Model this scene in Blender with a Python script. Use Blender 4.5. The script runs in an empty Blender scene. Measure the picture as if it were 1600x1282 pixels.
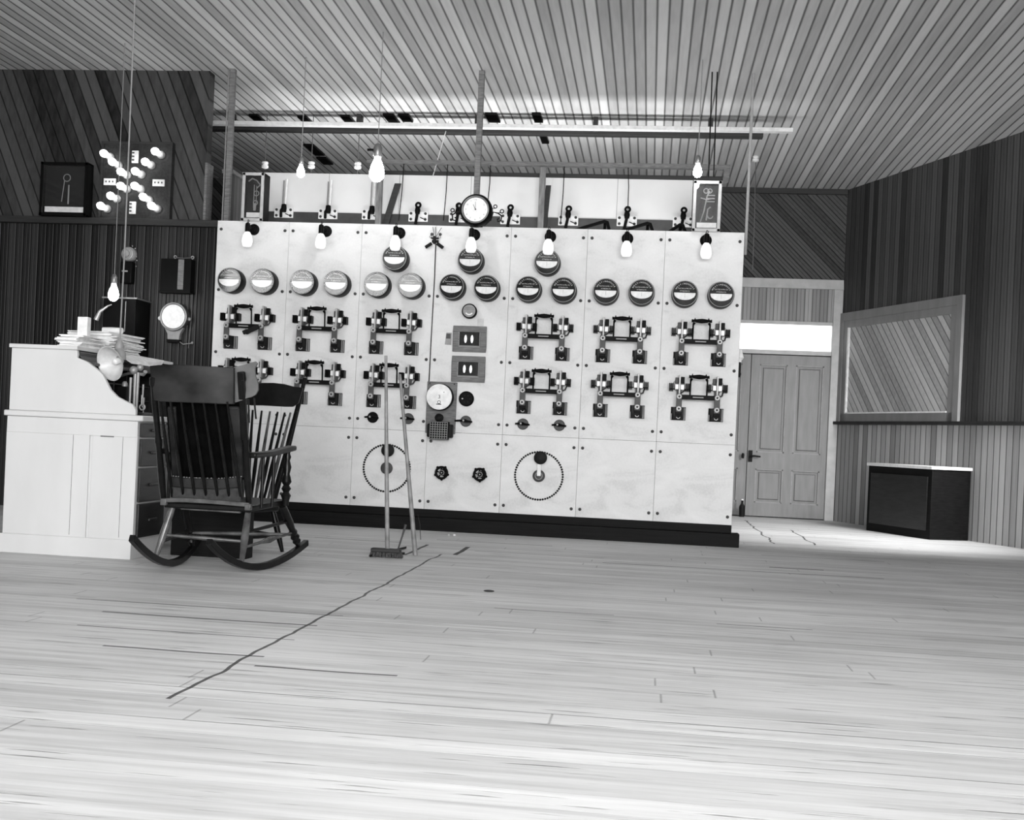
import bpy, math, random
from mathutils import Vector, Matrix
random.seed(5)
S = bpy.context.scene
COL = S.collection
PI = math.pi

# ------------------------------------------------------------------ camera
CP = Vector((3.60103, -10.28625, 0.77565))
CR = Vector((0.98992746, 0.13416924, 0.04519109))
CU = Vector((-0.04484327, -0.0056148, 0.99897826))
CF = Vector((-0.134285894, 0.990942525, -0.00045834))
FPX, PX, PY = 2023.74, 740.0, 682.16
cam = bpy.data.cameras.new('camera'); co = bpy.data.objects.new('camera', cam); COL.objects.link(co)
m = Matrix((CR, CU, -CF)).transposed().to_4x4(); m.translation = CP
co.matrix_world = m
cam.sensor_fit = 'HORIZONTAL'; cam.sensor_width = 36.0; cam.lens = FPX / 1600 * 36
cam.shift_x = (800 - PX) / 1600; cam.shift_y = (PY - 641) / 1600
cam.clip_end = 100; cam.clip_start = .05
S.camera = co

# ------------------------------------------------------------------ world, lights, exposure
W = bpy.data.worlds.new('world'); S.world = W; W.use_nodes = True
W.node_tree.nodes['Background'].inputs[0].default_value = (1, 1, 1, 1)
W.node_tree.nodes['Background'].inputs[1].default_value = 0.5
S.view_settings.view_transform = 'Standard'; S.view_settings.look = 'None'
S.view_settings.gamma = 1; S.view_settings.exposure = -0.12; S.view_settings.use_curve_mapping = False

def area(name, loc, target, sx, sy, power):
    l = bpy.data.lights.new(name, 'AREA'); l.shape = 'RECTANGLE'; l.size = sx; l.size_y = sy; l.energy = power
    o = bpy.data.objects.new(name, l); COL.objects.link(o); o.location = loc
    o.rotation_euler = (Vector(target) - Vector(loc)).to_track_quat('-Z', 'Y').to_euler()
    return o
# assumed daylight: lights added at unseen windows behind the camera, and by the door
area('assumed_daylight_front_left', (-2.3, -12.85, 2.75), (-2.3, 0, 2.6), 3.8, 1.8, 160)
area('assumed_daylight_front_right', (4.6, -12.85, 1.75), (4.6, 0, 1.3), 4.8, 2.0, 940)
side_light = area('assumed_side_daylight', (7.2, .45, 2.2), (4.7, 3.0, 0.0), 1.2, 1.2, 95); side_light.data.spread = 1.5  # added area light for assumed daylight by the door; no window is built
# assumed unseen lamps, added behind the board: one row before the rear screen, one behind it, both shining up
area('assumed_lamps_behind_board', (2.1, .62, 1.9), (2.1, 1.3, 3.2), 3.9, .25, 22)
area('assumed_lamps_behind_screen', (2.0, 1.6, 2.7), (2.0, 1.75, 3.7), 3.8, .3, 42)

def at(u, v, Y):            # picture ruler: the point of the plane y = Y seen at pixel (u, v)
    d = CF + CR * ((u - PX) / FPX) - CU * ((v - PY) / FPX)
    return CP + d * ((Y - CP.y) / d.y)
def at_z(u, v, Z):
    d = CF + CR * ((u - PX) / FPX) - CU * ((v - PY) / FPX)
    return CP + d * ((Z - CP.z) / d.z)

# ------------------------------------------------------------------ materials
def newmat(name):
    mt = bpy.data.materials.new(name); mt.use_nodes = True
    return mt, mt.node_tree, mt.node_tree.nodes['Principled BSDF']
def N(nt, kind, **kw):
    n = nt.nodes.new(kind)
    for k, v in kw.items(): setattr(n, k, v)
    return n
def ramp(nt, src, stops):
    r = N(nt, 'ShaderNodeValToRGB'); e = r.color_ramp.elements
    while len(e) < len(stops): e.new(.5)
    for i, (p, c) in enumerate(stops):
        e[i].position = p; e[i].color = (c, c, c, 1)
    nt.links.new(src, r.inputs[0]); return r.outputs[0]
def mth(nt, op, a, b=None, c=None):
    n = N(nt, 'ShaderNodeMath', operation=op)
    for i, x in enumerate((a, b, c)):
        if x is None: continue
        if hasattr(x, 'links'): nt.links.new(x, n.inputs[i])
        else: n.inputs[i].default_value = x
    return n.outputs[0]
def plain(name, c, rough=.5, metal=0, var=.12, scale=25, bump=.0, spec=.5, stretch=(1, 1, 1)):
    mt, nt, b = newmat(name)
    tc = N(nt, 'ShaderNodeTexCoord'); mp = N(nt, 'ShaderNodeMapping'); mp.inputs['Scale'].default_value = stretch
    no = N(nt, 'ShaderNodeTexNoise'); no.inputs['Scale'].default_value = scale; no.inputs['Detail'].default_value = 5
    nt.links.new(tc.outputs['Object'], mp.inputs[0]); nt.links.new(mp.outputs[0], no.inputs['Vector'])
    nt.links.new(ramp(nt, no.outputs[0], [(.3, c * (1 - var)), (.7, min(1, c * (1 + var)))]), b.inputs['Base Color'])
    b.inputs['Roughness'].default_value = rough; b.inputs['Metallic'].default_value = metal
    b.inputs['Specular IOR Level'].default_value = spec
    if bump:
        bp = N(nt, 'ShaderNodeBump'); bp.inputs['Strength'].default_value = bump; bp.inputs['Distance'].default_value = .01
        nt.links.new(no.outputs[0], bp.inputs['Height']); nt.links.new(bp.outputs[0], b.inputs['Normal'])
    return mt
def boards(name, d, w, lo, hi, groove=.15, gw=.1, rough=.55, grain=(1, 1, 1), bead=False, var=.5, depth=.006):
    """tongue-and-groove boards: grooves every w along direction d, a tone per board, and grain"""
    mt, nt, b = newmat(name)
    tc = N(nt, 'ShaderNodeTexCoord')
    dot = N(nt, 'ShaderNodeVectorMath', operation='DOT_PRODUCT'); dot.inputs[1].default_value = Vector(d).normalized()
    nt.links.new(tc.outputs['Object'], dot.inputs[0])
    u = mth(nt, 'DIVIDE', dot.outputs['Value'], w)
    cell = mth(nt, 'FLOOR', u); fr = mth(nt, 'FRACT', u)
    wn = N(nt, 'ShaderNodeTexWhiteNoise', noise_dimensions='1D'); nt.links.new(cell, wn.inputs['W'])
    dist = mth(nt, 'MINIMUM', fr, mth(nt, 'SUBTRACT', 1.0, fr))
    g = mth(nt, 'SMOOTH_MIN', mth(nt, 'DIVIDE', dist, gw), 1.0, .1)
    if bead:
        d2 = mth(nt, 'ABSOLUTE', mth(nt, 'SUBTRACT', fr, .5))
        g2 = mth(nt, 'MINIMUM', mth(nt, 'ADD', mth(nt, 'DIVIDE', d2, gw * .6), .25), 1.0)
        g = mth(nt, 'MULTIPLY', g, g2)
    mp = N(nt, 'ShaderNodeMapping'); mp.inputs['Scale'].default_value = grain
    nt.links.new(tc.outputs['Object'], mp.inputs[0])
    no = N(nt, 'ShaderNodeTexNoise'); no.inputs['Scale'].default_value = 6; no.inputs['Detail'].default_value = 6
    nt.links.new(mp.outputs[0], no.inputs['Vector'])
    t = mth(nt, 'ADD', mth(nt, 'MULTIPLY', wn.outputs['Value'], var), mth(nt, 'MULTIPLY', no.outputs[0], 1 - var * .5))
    colr = ramp(nt, t, [(.2, lo), (1.0, hi)])
    mx = N(nt, 'ShaderNodeMix', data_type='RGBA'); nt.links.new(g, mx.inputs[0])
    gc = lo * groove
    mx.inputs[6].default_value = (gc, gc, gc, 1); nt.links.new(colr, mx.inputs[7])
    nt.links.new(mx.outputs[2], b.inputs['Base Color'])
    b.inputs['Roughness'].default_value = rough; b.inputs['Specular IOR Level'].default_value = .2
    bp = N(nt, 'ShaderNodeBump'); bp.inputs['Strength'].default_value = .6; bp.inputs['Distance'].default_value = depth
    nt.links.new(g, bp.inputs['Height']); nt.links.new(bp.outputs[0], b.inputs['Normal'])
    return mt
def glow(name, strength, c=1.0):
    mt, nt, b = newmat(name)
    b.inputs['Base Color'].default_value = (c, c, c, 1); b.inputs['Emission Color'].default_value = (1, 1, 1, 1)
    b.inputs['Emission Strength'].default_value = strength; b.inputs['Roughness'].default_value = .2
    return mt
def glassmat(name, fac=.09, rough=.03):
    mt, nt, b = newmat(name)
    tr = N(nt, 'ShaderNodeBsdfTransparent'); gl = N(nt, 'ShaderNodeBsdfGlossy'); gl.inputs['Roughness'].default_value = rough
    mx = N(nt, 'ShaderNodeMixShader'); fr = N(nt, 'ShaderNodeFresnel'); fr.inputs[0].default_value = 1.5
    nt.links.new(mth(nt, 'ADD', fr.outputs[0], fac), mx.inputs[0])
    nt.links.new(tr.outputs[0], mx.inputs[1]); nt.links.new(gl.outputs[0], mx.inputs[2])
    nt.links.new(mx.outputs[0], nt.nodes['Material Output'].inputs[0])
    return mt

GAPS = [(-4.999, 0.006, 1.2, 2.37), (-5.311, 0.011, 1.45, 2.34), (-5.675, 0.006, 1.51, 2.35), (-6.056, 0.01, 1.78, 2.35), (-6.225, 0.01, 2.37, 2.84), (-0.883, 0.01, 2.09, 2.94), (-1.627, 0.008, 2.47, 3.34), (-1.934, 0.012, 3.34, 5.09), (-1.576, 0.02, 4.42, 4.77), (-0.624, 0.01, 4.45, 5.32), (-4.447, 0.006, 2.94, 3.48), (-4.514, 0.006, 3.93, 4.34), (0.078, 0.008, 2.57, 4.23), (-1.279, 0.01, 1.27, 1.89)]   # y, half width, x from, x to
def floor_mat():
    mt, nt, b = newmat('floor_planks')
    tc = N(nt, 'ShaderNodeTexCoord'); sp = N(nt, 'ShaderNodeSeparateXYZ'); nt.links.new(tc.outputs['Object'], sp.inputs[0])
    X, Y = sp.outputs[0], sp.outputs[1]
    wob = N(nt, 'ShaderNodeTexNoise'); wob.inputs['Scale'].default_value = .8; nt.links.new(tc.outputs['Object'], wob.inputs['Vector'])
    Yw = mth(nt, 'ADD', Y, mth(nt, 'MULTIPLY', wob.outputs[0], .02))
    u = mth(nt, 'DIVIDE', Yw, .135); cell = mth(nt, 'FLOOR', u); fr = mth(nt, 'FRACT', u)
    wn = N(nt, 'ShaderNodeTexWhiteNoise', noise_dimensions='1D'); nt.links.new(cell, wn.inputs['W'])
    wn2 = N(nt, 'ShaderNodeTexWhiteNoise', noise_dimensions='1D'); nt.links.new(mth(nt, 'ADD', cell, 31.7), wn2.inputs['W'])
    dist = mth(nt, 'MINIMUM', fr, mth(nt, 'SUBTRACT', 1.0, fr))
    gwid = mth(nt, 'ADD', mth(nt, 'MULTIPLY', mth(nt, 'POWER', wn2.outputs['Value'], 4.0), .05), .012)
    gap = mth(nt, 'MINIMUM', mth(nt, 'DIVIDE', dist, gwid), 1.0)
    strength = mth(nt, 'MULTIPLY', mth(nt, 'POWER', wn.outputs['Value'], 1.4), .95)
    gn = N(nt, 'ShaderNodeTexNoise'); gn.inputs['Scale'].default_value = 1.3; nt.links.new(tc.outputs['Object'], gn.inputs['Vector'])
    strength = mth(nt, 'MULTIPLY', strength, ramp(nt, gn.outputs[0], [(.35, .3), (.55, 1.0)]))
    gap = mth(nt, 'SUBTRACT', 1.0, mth(nt, 'MULTIPLY', mth(nt, 'SUBTRACT', 1.0, gap), strength))
    # butt joints
    ux = mth(nt, 'ADD', mth(nt, 'DIVIDE', X, 3.1), mth(nt, 'MULTIPLY', wn2.outputs['Value'], 5.0)); fx = mth(nt, 'FRACT', ux)
    jd = mth(nt, 'MINIMUM', fx, mth(nt, 'SUBTRACT', 1.0, fx))
    joint = mth(nt, 'ADD', mth(nt, 'MULTIPLY', mth(nt, 'MINIMUM', mth(nt, 'DIVIDE', jd, .0016), 1.0), .45), .55)
    # long open joints that run away from the viewer
    def seam(xc, half, y0, y1, wsc, s=.85):
        nz = N(nt, 'ShaderNodeTexNoise', noise_dimensions='1D'); nz.inputs['Scale'].default_value = 2.3
        nt.links.new(mth(nt, 'ADD', Y, xc), nz.inputs['W'])
        xx = mth(nt, 'SUBTRACT', X, mth(nt, 'ADD', mth(nt, 'MULTIPLY', mth(nt, 'SUBTRACT', nz.outputs[0], .5), wsc), xc))
        a = mth(nt, 'LESS_THAN', mth(nt, 'ABSOLUTE', xx), half)
        b1 = mth(nt, 'MULTIPLY', mth(nt, 'GREATER_THAN', Y, y0), mth(nt, 'LESS_THAN', Y, y1))
        return mth(nt, 'SUBTRACT', 1.0, mth(nt, 'MULTIPLY', mth(nt, 'MULTIPLY', a, b1), s))
    seams = mth(nt, 'MULTIPLY', seam(2.30, .007, -6.8, -2.0, .05), seam(2.39, .016, -2.0, -1.35, .03, .95))
    seams = mth(nt, 'MULTIPLY', seams, seam(2.10, .012, -2.2, -1.35, .02, .9))
    seams = mth(nt, 'MULTIPLY', seams, seam(4.66, .008, .6, 3.9, .06)); seams = mth(nt, 'MULTIPLY', seams, seam(5.0, .008, .7, 2.6, .05))
    # a few long open gaps between planks
    def gapline(yc, half, x0, x1, s=.8):
        nz = N(nt, 'ShaderNodeTexNoise', noise_dimensions='1D'); nz.inputs['Scale'].default_value = 1.1
        nt.links.new(mth(nt, 'ADD', X, yc * 3), nz.inputs['W'])
        yy = mth(nt, 'SUBTRACT', Y, mth(nt, 'ADD', mth(nt, 'MULTIPLY', mth(nt, 'SUBTRACT', nz.outputs[0], .5), .05), yc))
        a = mth(nt, 'LESS_THAN', mth(nt, 'ABSOLUTE', yy), half)
        b1 = mth(nt, 'MULTIPLY', mth(nt, 'GREATER_THAN', X, x0), mth(nt, 'LESS_THAN', X, x1))
        return mth(nt, 'SUBTRACT', 1.0, mth(nt, 'MULTIPLY', mth(nt, 'MULTIPLY', a, b1), s))
    for g_ in GAPS: seams = mth(nt, 'MULTIPLY', seams, gapline(*g_))
    seams = mth(nt, 'MULTIPLY', seams, seam(1.98, .010, -2.45, -2.0, .02, .9))
    mp = N(nt, 'ShaderNodeMapping'); mp.inputs['Scale'].default_value = (.35, 7, 1); nt.links.new(tc.outputs['Object'], mp.inputs[0])
    no = N(nt, 'ShaderNodeTexNoise'); no.inputs['Scale'].default_value = 3; no.inputs['Detail'].default_value = 8; no.inputs['Roughness'].default_value = .65
    nt.links.new(mp.outputs[0], no.inputs['Vector'])
    st = N(nt, 'ShaderNodeTexNoise'); st.inputs['Scale'].default_value = .9; st.inputs['Detail'].default_value = 4
    nt.links.new(tc.outputs['Object'], st.inputs['Vector'])
    # streaks of wear
    mp2 = N(nt, 'ShaderNodeMapping'); mp2.inputs['Scale'].default_value = (1.4, 22, 1); nt.links.new(tc.outputs['Object'], mp2.inputs[0])
    sk = N(nt, 'ShaderNodeTexNoise'); sk.inputs['Scale'].default_value = 2; sk.inputs['Detail'].default_value = 3; nt.links.new(mp2.outputs[0], sk.inputs['Vector'])
    t = mth(nt, 'ADD', mth(nt, 'MULTIPLY', no.outputs[0], .6), mth(nt, 'ADD', mth(nt, 'MULTIPLY', st.outputs[0], .3), mth(nt, 'MULTIPLY', wn.outputs['Value'], .12)))
    base = ramp(nt, t, [(.34, .42), (.55, .64), (.72, .8)])
    k = mth(nt, 'MULTIPLY', mth(nt, 'MULTIPLY', gap, joint), mth(nt, 'MULTIPLY', seams, ramp(nt, sk.outputs[0], [(.28, .4), (.38, 1.0)])))
    mx = N(nt, 'ShaderNodeMix', data_type='RGBA', blend_type='MULTIPLY'); mx.inputs[0].default_value = 1
    nt.links.new(base, mx.inputs[6]); nt.links.new(k, mx.inputs[7]); nt.links.new(mx.outputs[2], b.inputs['Base Color'])
    b.inputs['Roughness'].default_value = .6; b.inputs['Specular IOR Level'].default_value = .25
    bp = N(nt, 'ShaderNodeBump'); bp.inputs['Strength'].default_value = .5; bp.inputs['Distance'].default_value = .006
    nt.links.new(k, bp.inputs['Height']); nt.links.new(bp.outputs[0], b.inputs['Normal'])
    return mt

def marble_mat():
    mt, nt, b = newmat('white_marble')
    tc = N(nt, 'ShaderNodeTexCoord'); mp = N(nt, 'ShaderNodeMapping'); mp.inputs['Rotation'].default_value = (0, .5, 0)
    mp.inputs['Scale'].default_value = (1, 1, 2.2); nt.links.new(tc.outputs['Object'], mp.inputs[0])
    a = N(nt, 'ShaderNodeTexNoise'); a.inputs['Scale'].default_value = 3; a.inputs['Detail'].default_value = 9; a.inputs['Distortion'].default_value = 1.2
    c = N(nt, 'ShaderNodeTexNoise'); c.inputs['Scale'].default_value = 60; c.inputs['Detail'].default_value = 3
    nt.links.new(mp.outputs[0], a.inputs['Vector']); nt.links.new(tc.outputs['Object'], c.inputs['Vector'])
    t = mth(nt, 'ADD', mth(nt, 'MULTIPLY', a.outputs[0], .75), mth(nt, 'MULTIPLY', c.outputs[0], .25))
    nt.links.new(ramp(nt, t, [(.3, .58), (.45, .70), (.7, .77)]), b.inputs['Base Color'])
    b.inputs['Roughness'].default_value = .45; b.inputs['Specular IOR Level'].default_value = .3
    return mt

M = dict(
    marble=marble_mat(), floor=floor_mat(),
    black=plain('black_enamel', .004, .45, spec=.06), iron=plain('dark_iron', .010, .55, .0, spec=.12), dkgrey=plain('dark_grey_metal', .06, .5, .0, spec=.3),
    grey=plain('grey_metal', .26, .5, .0), nickel=plain('nickel', .36, .5, .5), white=plain('white_porcelain', .8, .25),
    brass=plain('dull_brass', .25, .35, .6), paper=plain('white_paper', .8, .8), dial=plain('black_dial', .004, .8, spec=.03), face=plain('white_dial', .85, .6),
    ltr=plain('pale_lettering', .85, .7), ink=plain('dark_ink', .03, .7), bolt=plain('bolt_metal', .03, .5, .0),
    frame=plain('weathered_frame_wood', .14, .6, var=.35, scale=18, bump=.2, stretch=(1, 1, 6)),
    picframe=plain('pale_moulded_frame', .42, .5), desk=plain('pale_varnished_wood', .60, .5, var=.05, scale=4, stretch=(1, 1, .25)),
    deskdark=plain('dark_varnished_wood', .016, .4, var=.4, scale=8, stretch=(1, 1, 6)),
    chair=plain('black_stained_wood', .005, .3, var=.5, scale=20, spec=.22), chairlight=plain('worn_stained_wood', .07, .25, var=.6, scale=14),
    leather=plain('worn_dark_leather', .02, .5, var=.92, scale=4, bump=.4, spec=.12, stretch=(1, 1, 1.6)), canvas=plain('dull_cushion_cloth', .03, .9, var=.4, scale=40, bump=.4),
    pole=plain('broom_handle_wood', .22, .5, var=.4, scale=12), straw=plain('dusty_bristle', .06, .9, var=.6, scale=80, bump=.6),
    plinth=plain('black_painted_wood', .005, .6, spec=.12, var=.5, scale=12, stretch=(.3, 1, 6)), timber=plain('timber', .17, .6, var=.4, scale=10, stretch=(6, 1, 1)),
    timberd=plain('dark_timber', .013, .6, var=.5, scale=10, stretch=(.5, 1, 5)), whitewood=plain('white_painted_wood', .75, .5),
    door=plain('grey_painted_door', .2, .5, var=.12, scale=7, stretch=(3, 1, .5)), mould=plain('grey_door_moulding', .26, .5), casing=plain('grey_door_casing', .42, .5, var=.12, scale=9),
    backboard=plain('white_screen_board', .74, .6, var=.05, scale=3), slate=plain('dark_slate_strip', .03, .5, var=.4, scale=8),
    bulb=glow('lit_bulb', 90), bulbdim=glow('lit_shade', .5), lampglow=glow('glowing_lamp', 6), pilot=glow('pilot_lamp', .75), windowglow=glow('daylit_glass', 1.0),
    glass=glassmat('clear_glass', .0), meterglass=glassmat('gauge_glass', .0, .05), cord=plain('cord', .25, .8), wire=plain('wire', .1, .6),
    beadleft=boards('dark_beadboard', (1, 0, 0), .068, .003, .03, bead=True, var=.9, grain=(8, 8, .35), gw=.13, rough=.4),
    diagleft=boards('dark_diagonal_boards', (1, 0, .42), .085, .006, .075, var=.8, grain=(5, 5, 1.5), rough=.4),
    diagback=boards('grey_diagonal_boards', (1, 0, 1), .075, .02, .075, var=.9, grain=(4, 4, 4), bead=True, rough=.5),
    beadback=boards('grey_beadboard', (1, 0, 0), .085, .2, .36, bead=True, var=.7, grain=(8, 8, .4), groove=.5),
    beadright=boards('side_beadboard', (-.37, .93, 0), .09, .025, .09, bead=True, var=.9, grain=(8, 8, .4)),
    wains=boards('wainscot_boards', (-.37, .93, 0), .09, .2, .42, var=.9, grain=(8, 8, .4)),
    diagright=boards('pale_diagonal_boards', (-.37, .93, -.9), .075, .26, .5, var=.8, grain=(4, 4, 4)),
    ceil=boards('ceiling_boards', (1, 0, 0), .082, .42, .72, var=.8, grain=(5, .35, 1), groove=.22, gw=.13, depth=.012),
    dark=plain('dark_backing', .03, .9), wallfront=plain('plaster', .5, .9),
)

# ------------------------------------------------------------------ mesh builder
class MB:
    def __init__(s): s.v = []; s.f = []
    def add(s, vs, fs, M4=None):
        o = len(s.v)
        s.v += [tuple(M4 @ Vector(v)) if M4 else tuple(v) for v in vs]; s.f += [tuple(i + o for i in f) for f in fs]; return s
    def box(s, c, d, rot=None):
        x, y, z = [k / 2 for k in d]
        vs = [(a * x, b * y, e * z) for a in (-1, 1) for b in (-1, 1) for e in (-1, 1)]
        fs = [(0, 1, 3, 2), (4, 6, 7, 5), (0, 4, 5, 1), (2, 3, 7, 6), (0, 2, 6, 4), (1, 5, 7, 3)]
        R = (rot.to_matrix().to_4x4() if rot is not None and hasattr(rot, 'to_matrix') else (rot or Matrix.Identity(4)))
        return s.add(vs, fs, Matrix.Translation(c) @ R)
    def b2(s, p, q):   # box from corner to corner
        c = [(a + b) / 2 for a, b in zip(p, q)]; d = [abs(a - b) for a, b in zip(p, q)]
        return s.box(c, d)
    def lathe(s, prof, org, axis=(0, 0, 1), seg=24, arc=None):
        """prof: list of (radius, height along axis)"""
        q = Vector(axis).to_track_quat('Z', 'Y').to_matrix().to_4x4(); Mx = Matrix.Translation(org) @ q
        vs = []; n = len(prof)
        for i in range(seg):
            a = 2 * PI * i / seg
            for r, h in prof: vs.append((r * math.cos(a), r * math.sin(a), h))
        fs = []
        for i in range(seg):
            j = (i + 1) % seg
            for k in range(n - 1): fs.append((i * n + k, j * n + k, j * n + k + 1, i * n + k + 1))
        if prof[0][0] > 1e-6: fs.append(tuple(i * n for i in range(seg))[::-1])
        if prof[-1][0] > 1e-6: fs.append(tuple(i * n + n - 1 for i in range(seg)))
        return s.add(vs, fs, Mx)
    def cyl(s, p, q, r, r2=None, seg=12):
        p, q = Vector(p), Vector(q); d = q - p
        return s.lathe([(r, 0), (r if r2 is None else r2, d.length)], p, d, seg)
    def tube(s, pts, r, seg=8):
        pts = [Vector(p) for p in pts]; n = len(pts); rr = r if isinstance(r, (list, tuple)) else [r] * n
        vs = []; up = Vector((0, 0, 1)); prev = None
        for i, p in enumerate(pts):
            t = ((pts[min(i + 1, n - 1)] - pts[max(i - 1, 0)])).normalized()
            if prev is None: a = t.cross(up if abs(t.z) < .9 else Vector((1, 0, 0))).normalized()
            else: a = (prev - t * prev.dot(t)).normalized()
            prev = a; b = t.cross(a)
            for k in range(seg):
                an = 2 * PI * k / seg; vs.append(p + (a * math.cos(an) + b * math.sin(an)) * rr[i])
        fs = [(i * seg + k, i * seg + (k + 1) % seg, (i + 1) * seg + (k + 1) % seg, (i + 1) * seg + k) for i in range(n - 1) for k in range(seg)]
        fs += [tuple(range(seg))[::-1], tuple((n - 1) * seg + k for k in range(seg))]
        return s.add(vs, fs)
    def ribbon(s, pts, w, t, side):   # flat bar swept along pts: width along `side`, thickness across
        pts = [Vector(p) for p in pts]; side = Vector(side).normalized(); vs = []; n = len(pts)
        for i, p in enumerate(pts):
            tg = (pts[min(i + 1, n - 1)] - pts[max(i - 1, 0)]).normalized(); nn = tg.cross(side).normalized()
            for a, b in ((-1, -1), (1, -1), (1, 1), (-1, 1)): vs.append(p + side * (a * w / 2) + nn * (b * t / 2))
        fs = [(i * 4 + k, i * 4 + (k + 1) % 4, (i + 1) * 4 + (k + 1) % 4, (i + 1) * 4 + k) for i in range(n - 1) for k in range(4)]
        fs += [(3, 2, 1, 0), tuple((n - 1) * 4 + k for k in range(4))]
        return s.add(vs, fs)
    def prism(s, poly, depth, Mx=None):   # poly in (x, z), extruded along +y by depth
        n = len(poly)
        vs = [(x, 0, z) for x, z in poly] + [(x, depth, z) for x, z in poly]
        fs = [tuple(range(n)), tuple(range(n, 2 * n))[::-1]] + [(i, i + n, (i + 1) % n + n, (i + 1) % n) for i in range(n)]
        return s.add(vs, fs, Mx)
    def ball(s, c, r, seg=16, sc=(1, 1, 1)):
        k = seg // 2; prof = [(r * math.sin(PI * i / k), -r * math.cos(PI * i / k)) for i in range(k + 1)]
        prof[0] = (0, -r); prof[-1] = (0, r)
        b = MB().lathe(prof, (0, 0, 0), (0, 0, 1), seg)
        return s.add(b.v, b.f, Matrix.Translation(c) @ Matrix.Diagonal((*sc, 1)))
    def torus(s, c, R, r, axis=(0, 1, 0), seg=32, ms=8, a0=0, a1=2 * PI):
        q = Vector(axis).to_track_quat('Z', 'Y').to_matrix()
        full = abs(a1 - a0 - 2 * PI) < 1e-6; vs = []; n = seg if full else seg + 1
        for i in range(n):
            a = a0 + (a1 - a0) * i / seg
            for k in range(ms):
                b = 2 * PI * k / ms; rr = R + r * math.cos(b)
                vs.append(Vector(c) + q @ Vector((rr * math.cos(a), rr * math.sin(a), r * math.sin(b))))
        fs = [(i * ms + k, ((i + 1) % n) * ms + k, ((i + 1) % n) * ms + (k + 1) % ms, i * ms + (k + 1) % ms) for i in range(seg) for k in range(ms)]
        return s.add(vs, fs)
    def build(s, name, mat, parent=None, bevel=0, smooth=True, label=None):
        me = bpy.data.meshes.new(name); me.from_pydata([tuple(v) for v in s.v], [], s.f); me.update()
        import bmesh
        bm = bmesh.new(); bm.from_mesh(me); bmesh.ops.remove_doubles(bm, verts=bm.verts, dist=1e-6)
        bmesh.ops.recalc_face_normals(bm, faces=bm.faces); bm.to_mesh(me); bm.free()
        if smooth:
            for p in me.polygons: p.use_smooth = True
            me.set_sharp_from_angle(angle=math.radians(38))
        me.materials.append(mat if not isinstance(mat, str) else M[mat])
        o = bpy.data.objects.new(name, me); COL.objects.link(o)
        if parent is not None: o.parent = parent
        if bevel:
            bv = o.modifiers.new('bevel', 'BEVEL'); bv.width = bevel; bv.segments = 2; bv.limit_method = 'ANGLE'
        if label: o['label'] = label
        return o

def tag(o, label, cat, group=None, kind=None):
    o['label'] = label; o['category'] = cat
    if group: o['group'] = group
    if kind: o['kind'] = kind
    return o
def thing(name, loc, label, cat, group=None, rot=(0, 0, 0)):
    o = bpy.data.objects.new(name, None); COL.objects.link(o); o.location = loc; o.rotation_euler = rot
    o.empty_display_size = .05
    return tag(o, label, cat, group)
def struct(name, mb, mat, bevel=0):
    o = mb.build(name, mat, None, bevel, smooth=False); o['kind'] = 'structure'; return o
def copy_tree(o, parent=None):
    c = o.copy(); COL.objects.link(c)
    if parent is not None: c.parent = parent
    for ch in list(o.children): copy_tree(ch, c)
    return c
_fc = {}
def text_mb(txt, size, flip=None, arc=None):
    """lettering as a mesh in the x-z plane facing -y; arc = radius: letters follow a circle"""
    out = MB()
    def glyph(t):
        if t in _fc: return _fc[t]
        c = bpy.data.curves.new('lettering', 'FONT'); c.body = t; c.size = 1; c.extrude = .02; c.align_x = 'CENTER'
        o = bpy.data.objects.new('lettering', c); COL.objects.link(o)
        dg = bpy.context.evaluated_depsgraph_get(); dg.update()
        me = bpy.data.meshes.new_from_object(o.evaluated_get(dg))
        r = ([tuple(v.co) for v in me.vertices], [tuple(p.vertices) for p in me.polygons])
        bpy.data.objects.remove(o); bpy.data.curves.remove(c); bpy.data.meshes.remove(me)
        _fc[t] = r; return r
    F = Matrix.Rotation(PI / 2, 4, 'X')
    if arc is None:
        v, f = glyph(txt); out.add(v, f, F @ Matrix.Scale(size, 4)); return out
    step = size * .82 / arc; n = len(txt)
    for i, ch in enumerate(txt):
        if ch == ' ': continue
        a = (i - (n - 1) / 2) * step
        v, f = glyph(ch)
        Mx = Matrix.Rotation(a, 4, 'Y') @ Matrix.Translation((0, 0, arc)) @ F @ Matrix.Scale(size, 4)
        out.add(v, f, Mx)
    return out

# ------------------------------------------------------------------ the setting
H = 3.73
BW = 4.7     # back wall plane
struct('floor', MB().b2((-5, -13, -.1), (9.5, 4.9, 0)), 'floor')
struct('ceiling', MB().b2((-5, -13, H), (9.5, 4.9, H + .1)), 'ceil')
LZ = 2.45    # ledge height on the left wall
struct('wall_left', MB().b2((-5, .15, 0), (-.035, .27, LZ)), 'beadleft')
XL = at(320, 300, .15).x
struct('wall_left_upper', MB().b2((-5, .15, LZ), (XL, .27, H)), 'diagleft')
struct('trim_1', MB().b2((-5, .085, LZ - .035), (-.035, .15, LZ + .02)), 'timberd', .004)
struct('trim_2', MB().b2((XL - .0, .13, LZ + .02), (XL + .02, .28, at(322, 255, .15).z)), 'frame')
struct('wall_far_left', MB().b2((-5.1, -13, 0), (-5, 4.9, H)), 'beadleft')
# inner side partition behind the switchboard, with a cap rail
PZ = at(341, 271, .3).z
struct('wall_inner', MB().b2((-.06, .3, 0), (.0, BW, PZ)), boards('inner_beadboard', (0, 1, 0), .075, .03, .12, bead=True, var=.8, grain=(8, 8, .4)))
struct('trim_3', MB().b2((-.08, .28, PZ), (.02, BW, PZ + .03)), 'frame')
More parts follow.
